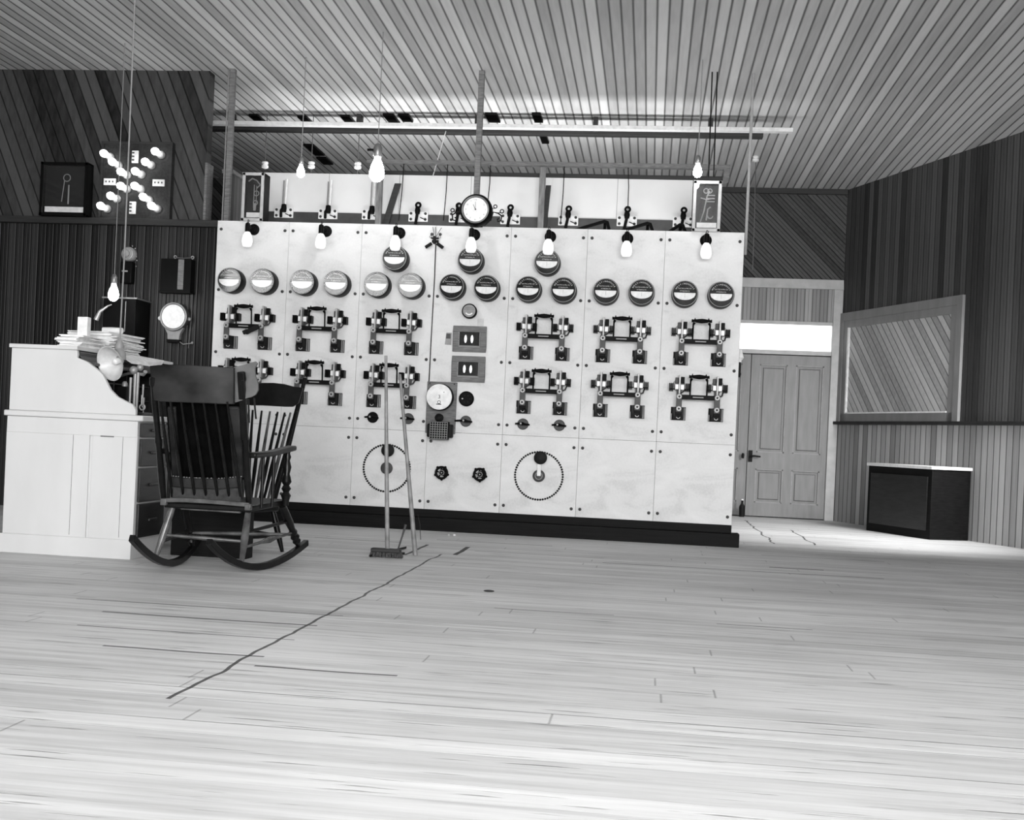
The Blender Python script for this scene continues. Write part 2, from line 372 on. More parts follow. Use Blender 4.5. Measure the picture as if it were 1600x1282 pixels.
# back wall, split at the door opening
dx0, dx1 = at(1168, 700, BW).x, at(1296, 700, BW).x      # right-hand leaf
dz = at(1230, 556, BW).z
cx0, cx1 = 3.9, at(1311, 600, BW).x
zt0, zt1 = at(1230, 548, BW).z, at(1230, 507, BW).z       # transom light
zb1, zh0, zh1 = at(1230, 451, BW).z, at(1230, 451, BW).z, at(1230, 436, BW).z
w = MB().b2((-5, BW, 0), (cx0, BW + .12, H)).b2((cx0, BW, zh1), (cx1, BW + .12, H)).b2((cx1, BW, 0), (cx1 + .2, BW + .12, H))
struct('wall_back', w, 'diagback')
struct('wall_back_transom_panel', MB().b2((cx0, BW, zt1 + .03), (cx1 - .1, BW + .1, zh0)), 'beadback')
struct('trim_4', MB().b2((cx0, BW - .03, zh0), (cx1, BW + .02, zh1)).b2((cx1 - .1, BW - .03, 0), (cx1, BW + .1, zh0)), 'casing', .004)
struct('trim_5', MB().b2((cx0, BW - .02, zt1), (cx1 - .1, BW + .08, zt1 + .035)).b2((cx0, BW - .02, dz + .01), (cx1 - .1, BW + .08, zt0)), 'casing', .004)
struct('trim_6', MB().b2((-.5, BW - .04, H - .06), (cx1, BW, H)), 'timberd')
win = MB().b2((cx0, BW + .04, zt0), (cx1 - .1, BW + .05, zt1)).build('window_1', 'windowglow', smooth=False); win['kind'] = 'structure'
def leaf(n, x0, x1, z1, hinge):
    y = BW
    d = MB(); W_ = x1 - x0; st = .095; rails = [(0, .16), (.66, .80), (z1 - .10, z1)]
    zA, zB, zC, zD = at(1230, 788, BW).z, at(1230, 735, BW).z, at(1230, 709, BW).z, at(1230, 571, BW).z
    xs = [x0, x0 + st, (x0 + x1) / 2 - st / 2, (x0 + x1) / 2 + st / 2, x1 - st, x1]
    d.b2((xs[0], y, 0.012), (xs[1], y + .045, z1)); d.b2((xs[2], y, .012), (xs[3], y + .045, z1)); d.b2((xs[4], y, .012), (xs[5], y + .045, z1))
    for a, b in ((1, 2), (3, 4)):
        for za, zb in ((.012, zA), (zB, zC), (zD, z1)): d.b2((xs[a], y, za), (xs[b], y + .045, zb))
    o = d.build(f'door_{n}', 'door', smooth=False); o['kind'] = 'structure'
    for a, b in ((1, 2), (3, 4)):
        for za, zb in ((zA, zB), (zC, zD)):
            p = MB(); p.b2((xs[a] - .002, y + .025, za - .002), (xs[b] + .002, y + .04, zb + .002))
            i = .035; p.add([(xs[a] + i, y + .025, za + i), (xs[b] - i, y + .025, za + i), (xs[b] - i, y + .025, zb - i), (xs[a] + i, y + .025, zb - i),
                    (xs[a] + i + .012, y + .012, za + i + .012), (xs[b] - i - .012, y + .012, za + i + .012), (xs[b] - i - .012, y + .012, zb - i - .012), (xs[a] + i + .012, y + .012, zb - i - .012)],
                    [(0, 1, 5, 4), (1, 2, 6, 5), (2, 3, 7, 6), (3, 0, 4, 7), (4, 5, 6, 7)])
            p.build('door_panel', 'door', o, smooth=False)
            e = .012; mo = MB()
            for q0, q1 in (((xs[a], za), (xs[b], za + e)), ((xs[a], zb - e), (xs[b], zb)), ((xs[a], za), (xs[a] + e, zb)), ((xs[b] - e, za), (xs[b], zb))):
                mo.b2((q0[0], y + .004, q0[1]), (q1[0], y + .026, q1[1]))
            mo.build('moulding', M['mould'], o, smooth=False)
    return o
d2 = leaf(1, dx0 + .004, dx1 - .004, dz, 1)
leaf(2, dx0 - .85, dx0 - .004, dz, 0)
hz = at(1195, 714, BW).z
hnd = MB(); hx = dx0 + .035
hnd.box((hx, BW - .006, hz), (.045, .012, .13)); hnd.cyl((hx, BW, hz), (hx, BW - .05, hz), .011); hnd.tube([(hx, BW - .05, hz), (hx + .04, BW - .055, hz + .004), (hx + .11, BW - .05, hz - .002)], [.012, .010, .009])
hnd.build('door_handle', 'iron', d2)
for zz in (at(1293, 593, BW).z, at(1290, 787, BW).z):
    MB().cyl((dx1 + .002, BW - .012, zz - .055), (dx1 + .002, BW - .012, zz + .055), .013).build('hinge', 'iron', d2)
MB().lathe([(.012, 0), (.016, .03), (.012, .06)], (dx0 - .05, BW - .05, hz - .03), (0, 0, 1)).cyl((dx0 - .05, BW, hz), (dx0 - .05, BW - .06, hz), .012).build('latch_knob', 'iron', d2)

struct('wall_back_door_backing', MB().b2((cx0, BW + .06, 0), (cx1, BW + .12, dz + .03)), 'dark')  # added dark backing, hides the bright world through the door gaps
# angled right-hand wall: from the back corner towards the viewer
C0 = Vector((cx1, BW, 0)); RD = Vector((.37, -.93, 0)).normalized(); RN = Vector((-RD.y, RD.x, 0)) * -1   # RN points into the room
RN = Vector((RD.y, -RD.x, 0)); RN = RN if RN.x < 0 else -RN
def rw(s, t, z): return C0 + RD * s + RN * t + Vector((0, 0, z))      # along, out from the wall, up
def rbox(mb, s0, s1, t0, t1, z0, z1):
    vs = [rw(s, t, z) for s in (s0, s1) for t in (t0, t1) for z in (z0, z1)]
    return mb.add(vs, [(0, 1, 3, 2), (4, 6, 7, 5), (0, 4, 5, 1), (2, 3, 7, 6), (0, 2, 6, 4), (1, 5, 7, 3)])
def at_r(u, v):   # (s, z) on the right wall
    d = CF + CR * ((u - PX) / FPX) - CU * ((v - PY) / FPX)
    t = (C0 - CP).dot(RN) / d.dot(RN); p = CP + d * t
    return (p - C0).dot(RD), p.z
LEN = 9.0
sz, tz = at_r(1340, 664)[1], at_r(1340, 487)[1]
ws0, ws1 = at_r(1311, 560)[0] + .02, at_r(1311, 560)[0] + 2.3
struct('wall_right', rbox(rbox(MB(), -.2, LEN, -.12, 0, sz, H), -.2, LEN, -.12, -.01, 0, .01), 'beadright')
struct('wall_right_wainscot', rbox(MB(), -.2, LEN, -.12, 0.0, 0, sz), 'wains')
struct('trim_7', rbox(MB(), .0, LEN, 0, .06, sz, sz + .035), 'timberd', .004)
# boarded window in that wall: casing, sash, diagonal boards
f = MB(); rbox(f, ws0, ws1, 0, .03, tz - .09, tz); rbox(f, ws0, ws0 + .09, 0, .03, sz + .035, tz - .09); rbox(f, ws1 - .09, ws1, 0, .03, sz + .035, tz - .09)
w2 = f.build('window_2', 'door', smooth=False); w2['kind'] = 'structure'
f = MB(); a0, a1 = ws0 + .09, ws1 - .09
rbox(f, a0, a1, .0, .018, tz - .17, tz - .09); rbox(f, a0, a0 + .1, 0, .018, sz + .035, tz - .17); rbox(f, a1 - .1, a1, 0, .018, sz + .035, tz - .17); rbox(f, a0, a1, 0, .018, sz + .035, sz + .12)
f.build('sash', 'door', w2, smooth=False)
f = MB(); rbox(f, a0 + .1, a0 + .125, .0, .03, sz + .12, tz - .17); rbox(f, a0 + .1, a1 - .1, .0, .03, sz + .12, sz + .135)
f.build('sash_bead', 'whitewood', w2, smooth=False)
rbox(MB(), a0 + .1, a1 - .1, 0, .008, sz + .12, tz - .17).build('boarding', 'diagright', w2, smooth=False)
# front wall behind the camera with two assumed window openings, added for the daylight
fw = MB()
for x0, x1, z0, z1 in ((-5, -4, 0, H), (-.5, 1.8, 0, H), (7.0, 9.5, 0, H), (-4, -.5, 0, 1.8), (-4, -.5, 3.65, H), (1.8, 7.0, 0, .7), (1.8, 7.0, 2.8, H)):
    fw.b2((x0, -13.1, z0), (x1, -13, z1))
struct('wall_front', fw, 'wallfront')

# ------------------------------------------------------------------ the marble switchboard
PW, b0, NP = .6096, .168, 7
ZS, ZT = b0 + .626, b0 + 2.286
ORD = ['leftmost', 'second from left', 'third from left', 'middle', 'third from right', 'second from right', 'rightmost']
BZ_U = [2.383, 1.884, 1.372, .873]; BZ_L = [.717, .231]
BOLT = MB().lathe([(.0125, 0), (.0125, .006), (.007, .008), (.005, .014), (0, .015)], (0, 0, 0), (0, -1, 0), 12)
boltm = None
def bolts(parent, zs, x0):
    global boltm
    for z in zs:
        for x in (.034, PW - .034):
            if boltm is None: o = BOLT.build('bolt', 'bolt', parent); boltm = o
            else: o = boltm.copy(); COL.objects.link(o); o.parent = parent
            o.location = (x, 0, z)
for i in range(NP):
    t = thing('marble_panel', (i * PW, 0, 0), f'tall upper marble slab with gauges, {ORD[i]} of seven', 'switchboard panel', 'upper marble slabs of the switchboard')
    MB().b2((.0008, 0, ZS + .0008), (PW - .0008, .04, ZT)).build('slab', 'marble', t, .0015)
    bolts(t, BZ_U, 0)
for i in range(NP):
    t = thing('marble_panel', (i * PW, 0, 0), f'short lower marble slab above plinth, {ORD[i]} of seven', 'switchboard panel', 'lower marble slabs of the switchboard')
    MB().b2((.0008, 0, b0), (PW - .0008, .04, ZS - .0008)).build('slab', 'marble', t, .0015)
    bolts(t, BZ_L, 0)
BX = NP * PW
t = thing('switchboard_plinth', (0, 0, 0), 'long black wooden plinth under the marble switchboard', 'plinth')
MB().b2((0, -.012, .105), (BX, .10, b0)).build('upper_rail', 'plinth', t, .003)
MB().b2((-.02, -.06, 0), (BX + .06, .12, .105)).build('base_board', 'plinth', t, .004)
t = thing('angle_iron_frame', (0, .05, 0), 'dark iron uprights and rails bolted behind the marble slabs', 'frame')
f = MB()
for i in range(NP + 1):
    x = min(max(i * PW, .03), BX - .03); MB().b2((x - .025, -.0, b0 + .002), (x + .025, .035, ZT - .002)).build('upright', 'iron', t)
MB().b2((0.03, .035, ZT - .08), (BX - .03, .06, ZT - .02)).build('top_rail', 'iron', t)

# ------------------------------------------------------------------ round switchboard gauges
def make_gauge(small=False):
    t = thing('panel_gauge', (0, 0, 0), '', 'gauge')
    R, D = .1, .14
    MB().lathe([(R * 1.0, 0), (R * 1.02, .01), (R * 1.02, D - .02), (R * .99, D - .005), (R * .95, D)], (0, 0, 0), (0, -1, 0), 40).build('case', 'black', t)
    MB().torus((0, -D, 0), R * .955, .0032, (0, 1, 0), 48, 8).build('rim', 'nickel', t)
    MB().lathe([(R * .93, 0), (R * .93, .002)], (0, -D - .0005, 0), (0, -1, 0), 40).build('dial', 'dial', t)
    pts = [(-.082, .002), (.082, .002)]
    low = [(.082 * math.cos(a), -.004 + -.048 * math.sin(a) - .0) for a in [PI * k / 14 for k in range(15)]]
    poly = [(.082, .004)] + [(x, z) for x, z in low] + [(-.082, .004)]
    MB().prism(poly[::-1], -.002, Matrix.Translation((0, -D - .0025, 0))).build('scale_plate', 'face', t)
    l = text_mb('WESTINGHOUSE', .0165, arc=.070); k = text_mb('ELECTRIC & MFG. CO.', .0105); l.add(k.v, k.f, Matrix.Translation((0, 0, .034)))
    k = text_mb('PITTSBURGH, PA.', .0100); l.add(k.v, k.f, Matrix.Translation((0, 0, .0145)))
    l2 = MB().add(l.v, l.f, Matrix.Translation((0, -D - .0030, 0)))
    l2.build('lettering', 'ltr', t, smooth=False)
    MB().lathe([(R * .93, 0), (R * .93, .001)], (0, -D - .006, 0), (0, -1, 0), 40).build('glass', 'meterglass', t)
    nd = MB().box((.0, -D - .004, -.018), (.0015, .001, .03)); nd.build('needle', 'ink', t)
    return t
proto = make_gauge()
gx = []
for i in range(NP):
    c = (i + .5) * PW
    gx.append((c - .1385, 1.951, f'round black-cased gauge, left of the pair on the {ORD[i]} marble panel'))
    gx.append((c + .1385, 1.951, f'round black-cased gauge, right of the pair on the {ORD[i]} marble panel'))
for i in (2, 3, 4): gx.append(((i + .5) * PW, 2.167, f'single round gauge above the pair on the {ORD[i]} marble panel'))
for n, (x, z, lab) in enumerate(gx):
    o = proto if n == 0 else copy_tree(proto)
    o.location = (x, 0, z); o['label'] = lab; o['group'] = 'round gauges on the switchboard'
p = at(733, 486, -.06)
t = thing('panel_gauge', (p.x, 0, p.z), 'small round grey-faced gauge above the two lamp boxes on the middle panel', 'gauge')
MB().lathe([(.058, 0), (.06, .05), (.056, .056), (.050, .056)], (0, 0, 0), (0, -1, 0), 32).build('case', 'black', t)
MB().lathe([(.05, 0), (.05, .002)], (0, -.0555, 0), (0, -1, 0), 32).build('dial', 'grey', t)
MB().ribbon([(.032 * math.cos(a), -.059, .032 * math.sin(a) + .003) for a in [PI * 1.2 + PI * .6 * k / 10 for k in range(11)]], .002, .010, (0, 1, 0)).build('scale_plate', 'face', t)
l = MB()
for k, (s_, z) in enumerate((('WESTINGHOUSE', .022), ('ELECTRIC & MFG.CO.', .010))):
    g = text_mb(s_, .009); l.add(g.v, g.f, Matrix.Translation((0, -.0578, z)))
l.build('lettering', 'ink', t, smooth=False)

# ------------------------------------------------------------------ circuit breakers
def make_breaker():
    t = thing('circuit_breaker', (0, 0, 0), '', 'circuit breaker')
    for s in (-1, 1):
        x = s * .145
        tb = MB(); tb.b2((x - .058, -.012, -.052), (x + .058, 0, .052))
        tb.add([(x - .05, -.012, -.05), (x + .05, -.012, -.05), (x + .05, -.012, .05), (x - .05, -.012, .05),
                (x - .026, -.12, -.012), (x + .026, -.12, -.012), (x + .026, -.12, .05), (x - .026, -.12, .05)],
               [(0, 1, 2, 3), (4, 5, 6, 7), (0, 1, 5, 4), (1, 2, 6, 5), (2, 3, 7, 6), (3, 0, 4, 7)])
        tbo = tb.build('terminal_block', 'black', t, .002)
        for fa, fb in (((x + .040, -.05, -.05), (x + .046, -.012, .046)), ((x + .050, -.03, -.05), (x + .056, -.012, .046)), ((x - .056, -.035, -.05), (x - .050, -.012, .0))):
            MB().b2(fa, fb).build('flange', 'grey', tbo)
        MB().torus((x, -.075, -.026), .013, .0035, (0, 1, 0), 14, 6, PI * .9, PI * 2.1).build('clip', 'nickel', tbo)
        MB().b2((x - .022, -.134, .01), (x + .022, -.12, .15)).build('link_strap', 'dkgrey', t, .002)
        for z in (.036, .130):
            bo = MB().lathe([(.022, 0), (.022, .008), (.017, .014), (.009, .014), (.009, .010)], (x, -.134, z), (0, -1, 0), 20).build('bolt_head', 'nickel', t)
            MB().lathe([(.009, 0), (.009, .004)], (x, -.1435, z), (0, -1, 0), 14).build('bolt_centre', 'ink', bo)
        # upper contacts
        MB().lathe([(.050, 0), (.050, .008)], (x + .004 * s, -.0, .222), (0, -1, 0), 28).build('back_plate', 'grey', t)
        MB().b2((x - .006, -.10, .15), (x + .006, -.012, .30)).build('contact_blade', 'nickel', t, .001)
        MB().b2((x - .034, -.035, .237), (x - .008, -.008, .282)).build('carbon_contact', 'dkgrey', t, .003); MB().b2((x + .010, -.045, .236), (x + .038, -.008, .288)).build('carbon_contact', 'black', t, .003)
        MB().b2((x - .034, -.07, .188), (x - .007, -.008, .228)).b2((x + .008, -.07, .186), (x + .036, -.008, .226)).build('contact_block', 'white', t, .003)
        MB().b2((x - .02, -.05, .150), (x + .018, -.008, .185)).build('lower_contact', 'dkgrey', t, .002)
        for q in (-1, 1):
            fn = MB()
            for k in range(3): fn.box((x + q * (.052 + .012 * k), -.035, .206), (.0065, .07, .062))
            fn.b2((x + q * .036, -.045, .188), (x + q * .078, -.008, .196))
            fn.build('contact_fin', 'black', t)
        MB().tube([(x + .05, -.01, .19), (x + .02 + .02 * s, -.07, .15), (x, -.12, .13)], .006).build('brace', 'dkgrey', t)
    MB().b2((-.125, -.142, .110), (.125, -.122, .146)).build('crossbar', 'black', t, .003)
    MB().b2((-.042, -.1445, .124), (.040, -.142, .132)).build('slot', 'grey', t)
    for s in (-1, 1):
        MB().tube([(s * .064, -.135, .14), (s * .064, -.15, .262), (s * .06, -.155, .275)], .0062).tube([(s * .064, -.15, .25), (s * .05, -.152, .272)], .006).build('handle_arm', 'black', t)
        MB().lathe([(.009, 0), (.008, .014), (.004, .016), (.003, .024)], (s * .052, -.155, .285), (0, 0, 1), 10).build('knob', 'black', t)
        MB().cyl((s * .1, -.13, .128), (s * .14, -.13, .128), .007).build('pivot_pin', 'grey', t)
    MB().lathe([(.010, -.078), (.013, -.074), (.010, -.066), (.009, -.052), (.012, -.045), (.016, -.02), (.018, 0), (.016, .02), (.012, .045), (.009, .052), (.010, .066), (.013, .074), (.010, .078)], (0, -.16, .286), (1, 0, 0), 16).build('handle', 'black', t)
    return t
bp_ = make_breaker(); n = 0
for i in (0, 1, 2, 4, 5, 6):
    for row, z in (('upper', 1.453), ('lower', 1.021)):
        o = bp_ if n == 0 else copy_tree(bp_)
        o.location = ((i + .5) * PW, 0, z); n += 1
        o['label'] = f'two-pole circuit breaker, {row} of two on the {ORD[i]} marble panel'
        o['group'] = 'circuit breakers on the switchboard'
        if i == 0 and row == 'upper':
            o['label'] = 'circuit breaker with right arm swung out, upper one on the leftmost panel'
            swung = o

o = swung
MB().box((.085, -.17, .10), (.12, .03, .035), Matrix.Rotation(math.radians(-28), 4, 'Y')).box((.03, -.175, .078), (.04, .035, .03), Matrix.Rotation(math.radians(-28), 4, 'Y')).build('swung_arm', 'iron', o, .003)

# ------------------------------------------------------------------ bracket lamps along the top
for i in range(NP):
    up = i < 2
    lab = f'bracket lamp with white glass shade atop the {ORD[i]} marble panel'
    t = thing('bracket_lamp', ((i + .5) * PW + .008, 0, 2.385), lab, 'lamp', 'bracket lamps along the top of the switchboard')
    MB().lathe([(.046, 0), (.046, .01), (.038, .014), (.038, .02), (.028, .024), (.026, .034), (.016, .036), (.014, .055)], (0, 0, 0), (0, -1, 0), 32).build('rosette', 'black', t)
    MB().tube([(0, -.05, 0), (0, -.10, .004), (0, -.145, .012), (0, -.17, .0)], .0075).build('arm', 'black', t)
    MB().lathe([(.008, .03), (.019, .022), (.021, .0), (.021, -.042), (.017, -.046)], (0, -.17, 0), (0, 0, 1), 20).build('socket', 'black', t)
    MB().tube([(0, -.17, .02), (.012, -.17, .045), (.0, -.165, .055), (-.008, -.15, .03)], .003).build('key_loop', 'iron', t)
    prof = [(.018, -.045), (.026, -.055), (.036, -.075), (.042, -.10), (.044, -.125), (.040, -.15), (.030, -.165), (.0, -.170)]
    MB().lathe(prof, (0, -.17, 0), (0, 0, 1), 24).build('glass_shade', 'bulbdim', t, label='glowing white glass shade')

# ------------------------------------------------------------------ centre panel fittings
def lampbox(px, py, lab):
    p = at(px, py, -.02); w_, h_ = .27, .208
    t = thing('lamp_box', (p.x, 0, p.z), lab, 'lamp box', 'two wooden framed lamp boxes on the middle panel')
    f = MB(); q = .048
    f.b2((-w_ / 2, -.022, h_ / 2 - q), (w_ / 2, 0, h_ / 2)).b2((-w_ / 2, -.022, -h_ / 2), (w_ / 2, 0, -h_ / 2 + q * .85))
    f.b2((-w_ / 2, -.022, -h_ / 2 + q * .85), (-w_ / 2 + q, 0, h_ / 2 - q)).b2((w_ / 2 - q, -.022, -h_ / 2 + q * .85), (w_ / 2, 0, h_ / 2 - q))
    f.build('frame', 'frame', t, .003)
    iw, ih = w_ / 2 - q, h_ / 2 - q
    MB().b2((-iw, -.006, -ih), (iw, -.0005, ih)).build('backing', 'black', t)
    MB().b2((-iw, -.026, -ih), (-iw + .006, -.0, ih)).b2((-iw, -.026, -ih - .003), (iw, -.0, -ih + .003)).b2((iw - .006, -.026, -ih), (iw, 0, ih)).build('bead', 'grey', t)
    for s in (-1, 1):
        MB().ball((s * .026 - .006, -.016, 0), .015, 14, (.75, .5, 2.2)).build('lamp', 'pilot', t)
    MB().b2((-iw + .001, -.0285, -ih + .001), (iw - .001, -.0265, ih - .001)).build('glass', 'glass', t)
    return t
lampbox(733.5, 530, 'wooden framed lamp box with two glowing lamps, upper one on the middle panel')
lampbox(731.5, 577, 'wooden framed lamp box with two glowing lamps, lower one on the middle panel')
p = at(700.5, 529.5, 0)
o = MB().add([(-.026, 0, -.048), (.027, 0, -.05), (.027, 0, .048), (-.017, 0, .048), (-.026, -.003, -.048), (.027, -.003, -.05), (.027, -.003, .048), (-.017, -.003, .048)],
   [(0, 1, 2, 3), (4, 7, 6, 5), (0, 4, 5, 1), (1, 5, 6, 2), (2, 6, 7, 3), (3, 7, 4, 0)]).build('photo_card', 'grey', smooth=False)
o.location = (p.x, -.001, p.z); tag(o, 'little card with a picture stuck left of the upper lamp box', 'card')
MB().b2((-.018, -.005, -.0), (.018, -.003, .04)).build('picture', 'dkgrey', o)
p = at(751, 504, 0)
o = MB().b2((-.026, -.002, -.03), (.026, -.0003, .03)).build('paper_slip', plain('faded_paper', .6, .8, var=.08), smooth=False)
o.location = (p.x, 0, p.z); tag(o, 'faded paper slip on the marble just above the upper lamp box', 'paper')

# relay unit on a wooden back board
p = at(690, 639, 0)
t = thing('relay_unit', (p.x, 0, p.z), 'wooden back board with large white-capped relay and caged resistance below it', 'relay')
MB().b2((-.12, -.03, -.20), (.12, 0, .215)).build('back_board', 'frame', t, .003)
def L(u, v, y=0): q = at(u, v, y); return Vector((q.x - p.x, y, q.z - p.z))
c = L(686.2, 620.5, -.14)
MB().lathe([(.098, 0), (.10, .03), (.108, .04), (.108, .09), (.10, .108)], (c.x, -.03, c.z), (0, -1, 0), 36).build('drum', 'black', t)
MB().lathe([(.102, 0), (.102, .006), (.094, .010)], (c.x, -.137, c.z), (0, -1, 0), 40).build('cap', 'face', t)
g = MB(); gg = text_mb('3', .04); g.add(gg.v, gg.f, Matrix.Translation((c.x + .002, -.1478, c.z - .012)))
g.torus((c.x + .002, -.148, c.z - .042), .012, .002, (0, 1, 0), 14, 6); g.b2((c.x - .02, -.149, c.z - .062), (c.x + .02, -.147, c.z - .055)); g.b2((c.x + .035, -.149, c.z + .035), (c.x + .041, -.147, c.z + .042))
g.build('cap_lettering', 'ink', t, smooth=False)
for s in (-1, 1): MB().lathe([(.006, 0), (.006, .006)], (s * .1, -.03, .2), (0, -1, 0), 10).build('screw', 'ink', t)
c = L(685.5, 653, -.08); MB().lathe([(.032, 0), (.028, .03), (.034, .04), (.02, .05)], (c.x, -.03, c.z), (0, -1, 0), 20).torus((c.x, -.085, c.z), .018, .004).build('adjusting_cap', 'iron', t)
c = L(685.5, 673, -.13); w_, h_ = .075, .072
MB().b2((c.x - .10, -.11, c.z - .055), (c.x + .105, -.03, c.z + .052)).build('coil_block', 'iron', t, .01)
MB().b2((c.x - w_, -.135, c.z - h_), (c.x + w_, -.05, c.z + h_)).build('cage_box', 'black', t, .004)
f = MB()
for k in range(8):
    x = c.x - w_ + .006 + (2 * w_ - .012) * k / 7; f.b2((x - .002, -.141, c.z - h_ + .003), (x + .002, -.135, c.z + h_ - .003))
    z = c.z - h_ + .006 + (2 * h_ - .012) * k / 7; f.b2((c.x - w_ + .003, -.141, z - .002), (c.x + w_ - .003, -.135, z + .002))
f.build('cage_wires', 'grey', t)

# round socket and T-handled switches
p = at(728.5, 623.5, -.02)
t = thing('plug_receptacle', (p.x, 0, p.z), 'round dark plug receptacle to the right of the white-capped relay', 'receptacle')
MB().lathe([(.061, 0), (.061, .018), (.052, .026), (.0, .026)], (0, 0, 0), (0, -1, 0), 32).build('base', 'black', t)
for a in range(6): MB().cyl((.03 * math.cos(a * PI / 3), -.026, .03 * math.sin(a * PI / 3)), (.03 * math.cos(a * PI / 3), -.032, .03 * math.sin(a * PI / 3)), .006).build('contact', 'nickel' if a == 3 else 'iron', t)
MB().torus((0, -.027, 0), .045, .003).build('ring', 'iron', t)
sw = [(581.8, 652.5, .0, 'black', 'leftmost of the row, near the broom handle'), (637.5, 654.5, .0, 'dkgrey', 'just left of the caged relay'),
      (727.5, 658.5, -2, 'dkgrey', 'just right of the caged relay with its spindle reaching the relay board'),
      (816.8, 663, .0, 'dkgrey', 'second from right of the row'), (873.8, 665, .0, 'dkgrey', 'rightmost of the row')]
for k, (u, v, a, mt_, lab) in enumerate(sw):
    p = at(u, v, -.02)
    t = thing('rotary_switch', (p.x, 0, p.z), 'round T-handled switch, ' + lab, 'switch', 'T-handled rotary switches along the lower board')
    MB().lathe([(.045, 0), (.045, .010), (.04, .014)], (0, 0, 0), (0, -1, 0), 28).build('disc', mt_, t)
    MB().cyl((0, -.01, 0), (0, -.05, 0), .012).build('spindle', 'iron', t)
    MB().tube([(-.058 if k != 2 else -.085, -.05, .0), (-.02, -.052, .004), (0, -.052, .003), (.02, -.052, -.001), (.058, -.05, -.004)], [.007, .009, .014, .009, .007]).build('handle', 'black', t)
    MB().lathe([(.008, 0), (.006, .004)], (-.012, -.064, .004), (0, -1, 0), 12).build('cap_nut', 'nickel', t)
def handwheel(X, Z, lab):
    t = thing('hand_wheel', (X, 0, Z), lab, 'hand wheel', 'black hand wheels at the foot of the middle panel')
    MB().lathe([(.03, 0), (.024, .04), (.018, .05)], (0, 0, 0), (0, -1, 0), 20).build('hub', 'black', t)
    MB().torus((0, -.06, 0), .045, .010, (0, 1, 0), 32, 10).build('rim', 'black', t)
    for k in range(5):
        a = k * 2 * PI / 5 + .4; MB().tube([(0, -.055, 0), (.045 * math.cos(a), -.06, .045 * math.sin(a))], .006).build('spoke', 'black', t)
        MB().ball((.053 * math.cos(a + .6), -.06, .053 * math.sin(a + .6)), .011, 10).build('finger_grip', 'black', t)
    MB().torus((0, -.062, 0), .02, .003).lathe([(.008, 0), (.006, .008)], (0, -.055, 0), (0, -1, 0), 10).build('hub_ring', 'grey', t)
p = at(690.5, 739, -.04); handwheel(p.x, p.z, 'black five-lobed hand wheel, left of the two low on the middle panel')
p = at(750, 741.8, -.04); handwheel(p.x, p.z, 'black five-lobed hand wheel, right of the two low on the middle panel')
def rheostat(X, Z, lab, dark):
    t = thing('rheostat_dial', (X, 0, Z), lab, 'rheostat', 'rheostat stud dials near the foot of the board')
    st = None
    for k in range(60):
        a = k * 2 * PI / 60
        if st is None:
            st = MB().lathe([(.0085, 0), (.0085, .008), (.005, .011)], (0, 0, 0), (0, -1, 0), 10).build('contact_stud', 'iron', t); o = st
        else: o = st.copy(); COL.objects.link(o)
        o.parent = t; o.location = (.19 * math.cos(a), 0, .19 * math.sin(a))
    MB().lathe([(.049, 0), (.049, .012), (.04, .018), (.0, .020)], (0, 0, 0), (0, -1, 0), 32).build('pivot_disc', 'dkgrey', t)
    MB().torus((0, -.018, 0), .028, .004).build('pivot_ring', 'grey' if not dark else 'dkgrey', t)
    MB().b2((-.014, -.03, 0), (.016, -.02, .15)).build('contact_arm', 'dkgrey' if dark else 'face', t, .002)
    MB().lathe([(.048, 0), (.052, .012), (.052, .03), (.04, .036), (.0, .038)], (.01, -.02, .145), (0, -1, 0), 32).build('knob', 'iron', t)
    return t
rheostat(1.507 + .004, .482, 'ring of dark contact studs behind the broom handle, left rheostat dial', True)
rheostat(2.745, .480, 'ring of dark contact studs with pale arm, right rheostat dial', False)

# plug cluster hanging at the top seam
p = at(679, 375, -.03)
t = thing('plug_hanger', (p.x, 0, p.z), 'clamp with two slanting plugs hanging at the seam near the top of the board', 'plug')
MB().b2((-.022, -.03, -.02), (.03, 0, .0)).b2((-.03, -.035, .01), (.03, 0, .02)).b2((-.012, -.04, -.03), (.008, 0, .03)).build('clamp', 'iron', t, .002)
for s in (-1, 1):
    MB().cyl((s * .022, -.03, -.028), (s * .072, -.03, -.062), .013).build('plug', 'iron', t)
    MB().torus((s * .035, -.01, .028), .009, .0025).build('eye', 'grey', t)
MB().tube([(-.012, -.02, .03), (-.008, -.03, .06), (-.02, -.02, .105)], .0025).tube([(.004, -.02, .03), (.006, -.03, .06), (.0, -.02, .105)], .0025).tube([(.012, -.02, .03), (.03, -.03, .06), (.05, -.02, .1)], .0025).build('cord_ends', 'wire', t)
q = at(670, 597, -.01)
MB().tube([(.008, -.012, -.03), (.010, -.008, -.3), (.005, -.006, -.75), (q.x - p.x + .0, -.006, q.z - p.z)], .004).build('down_cord', 'iron', t)

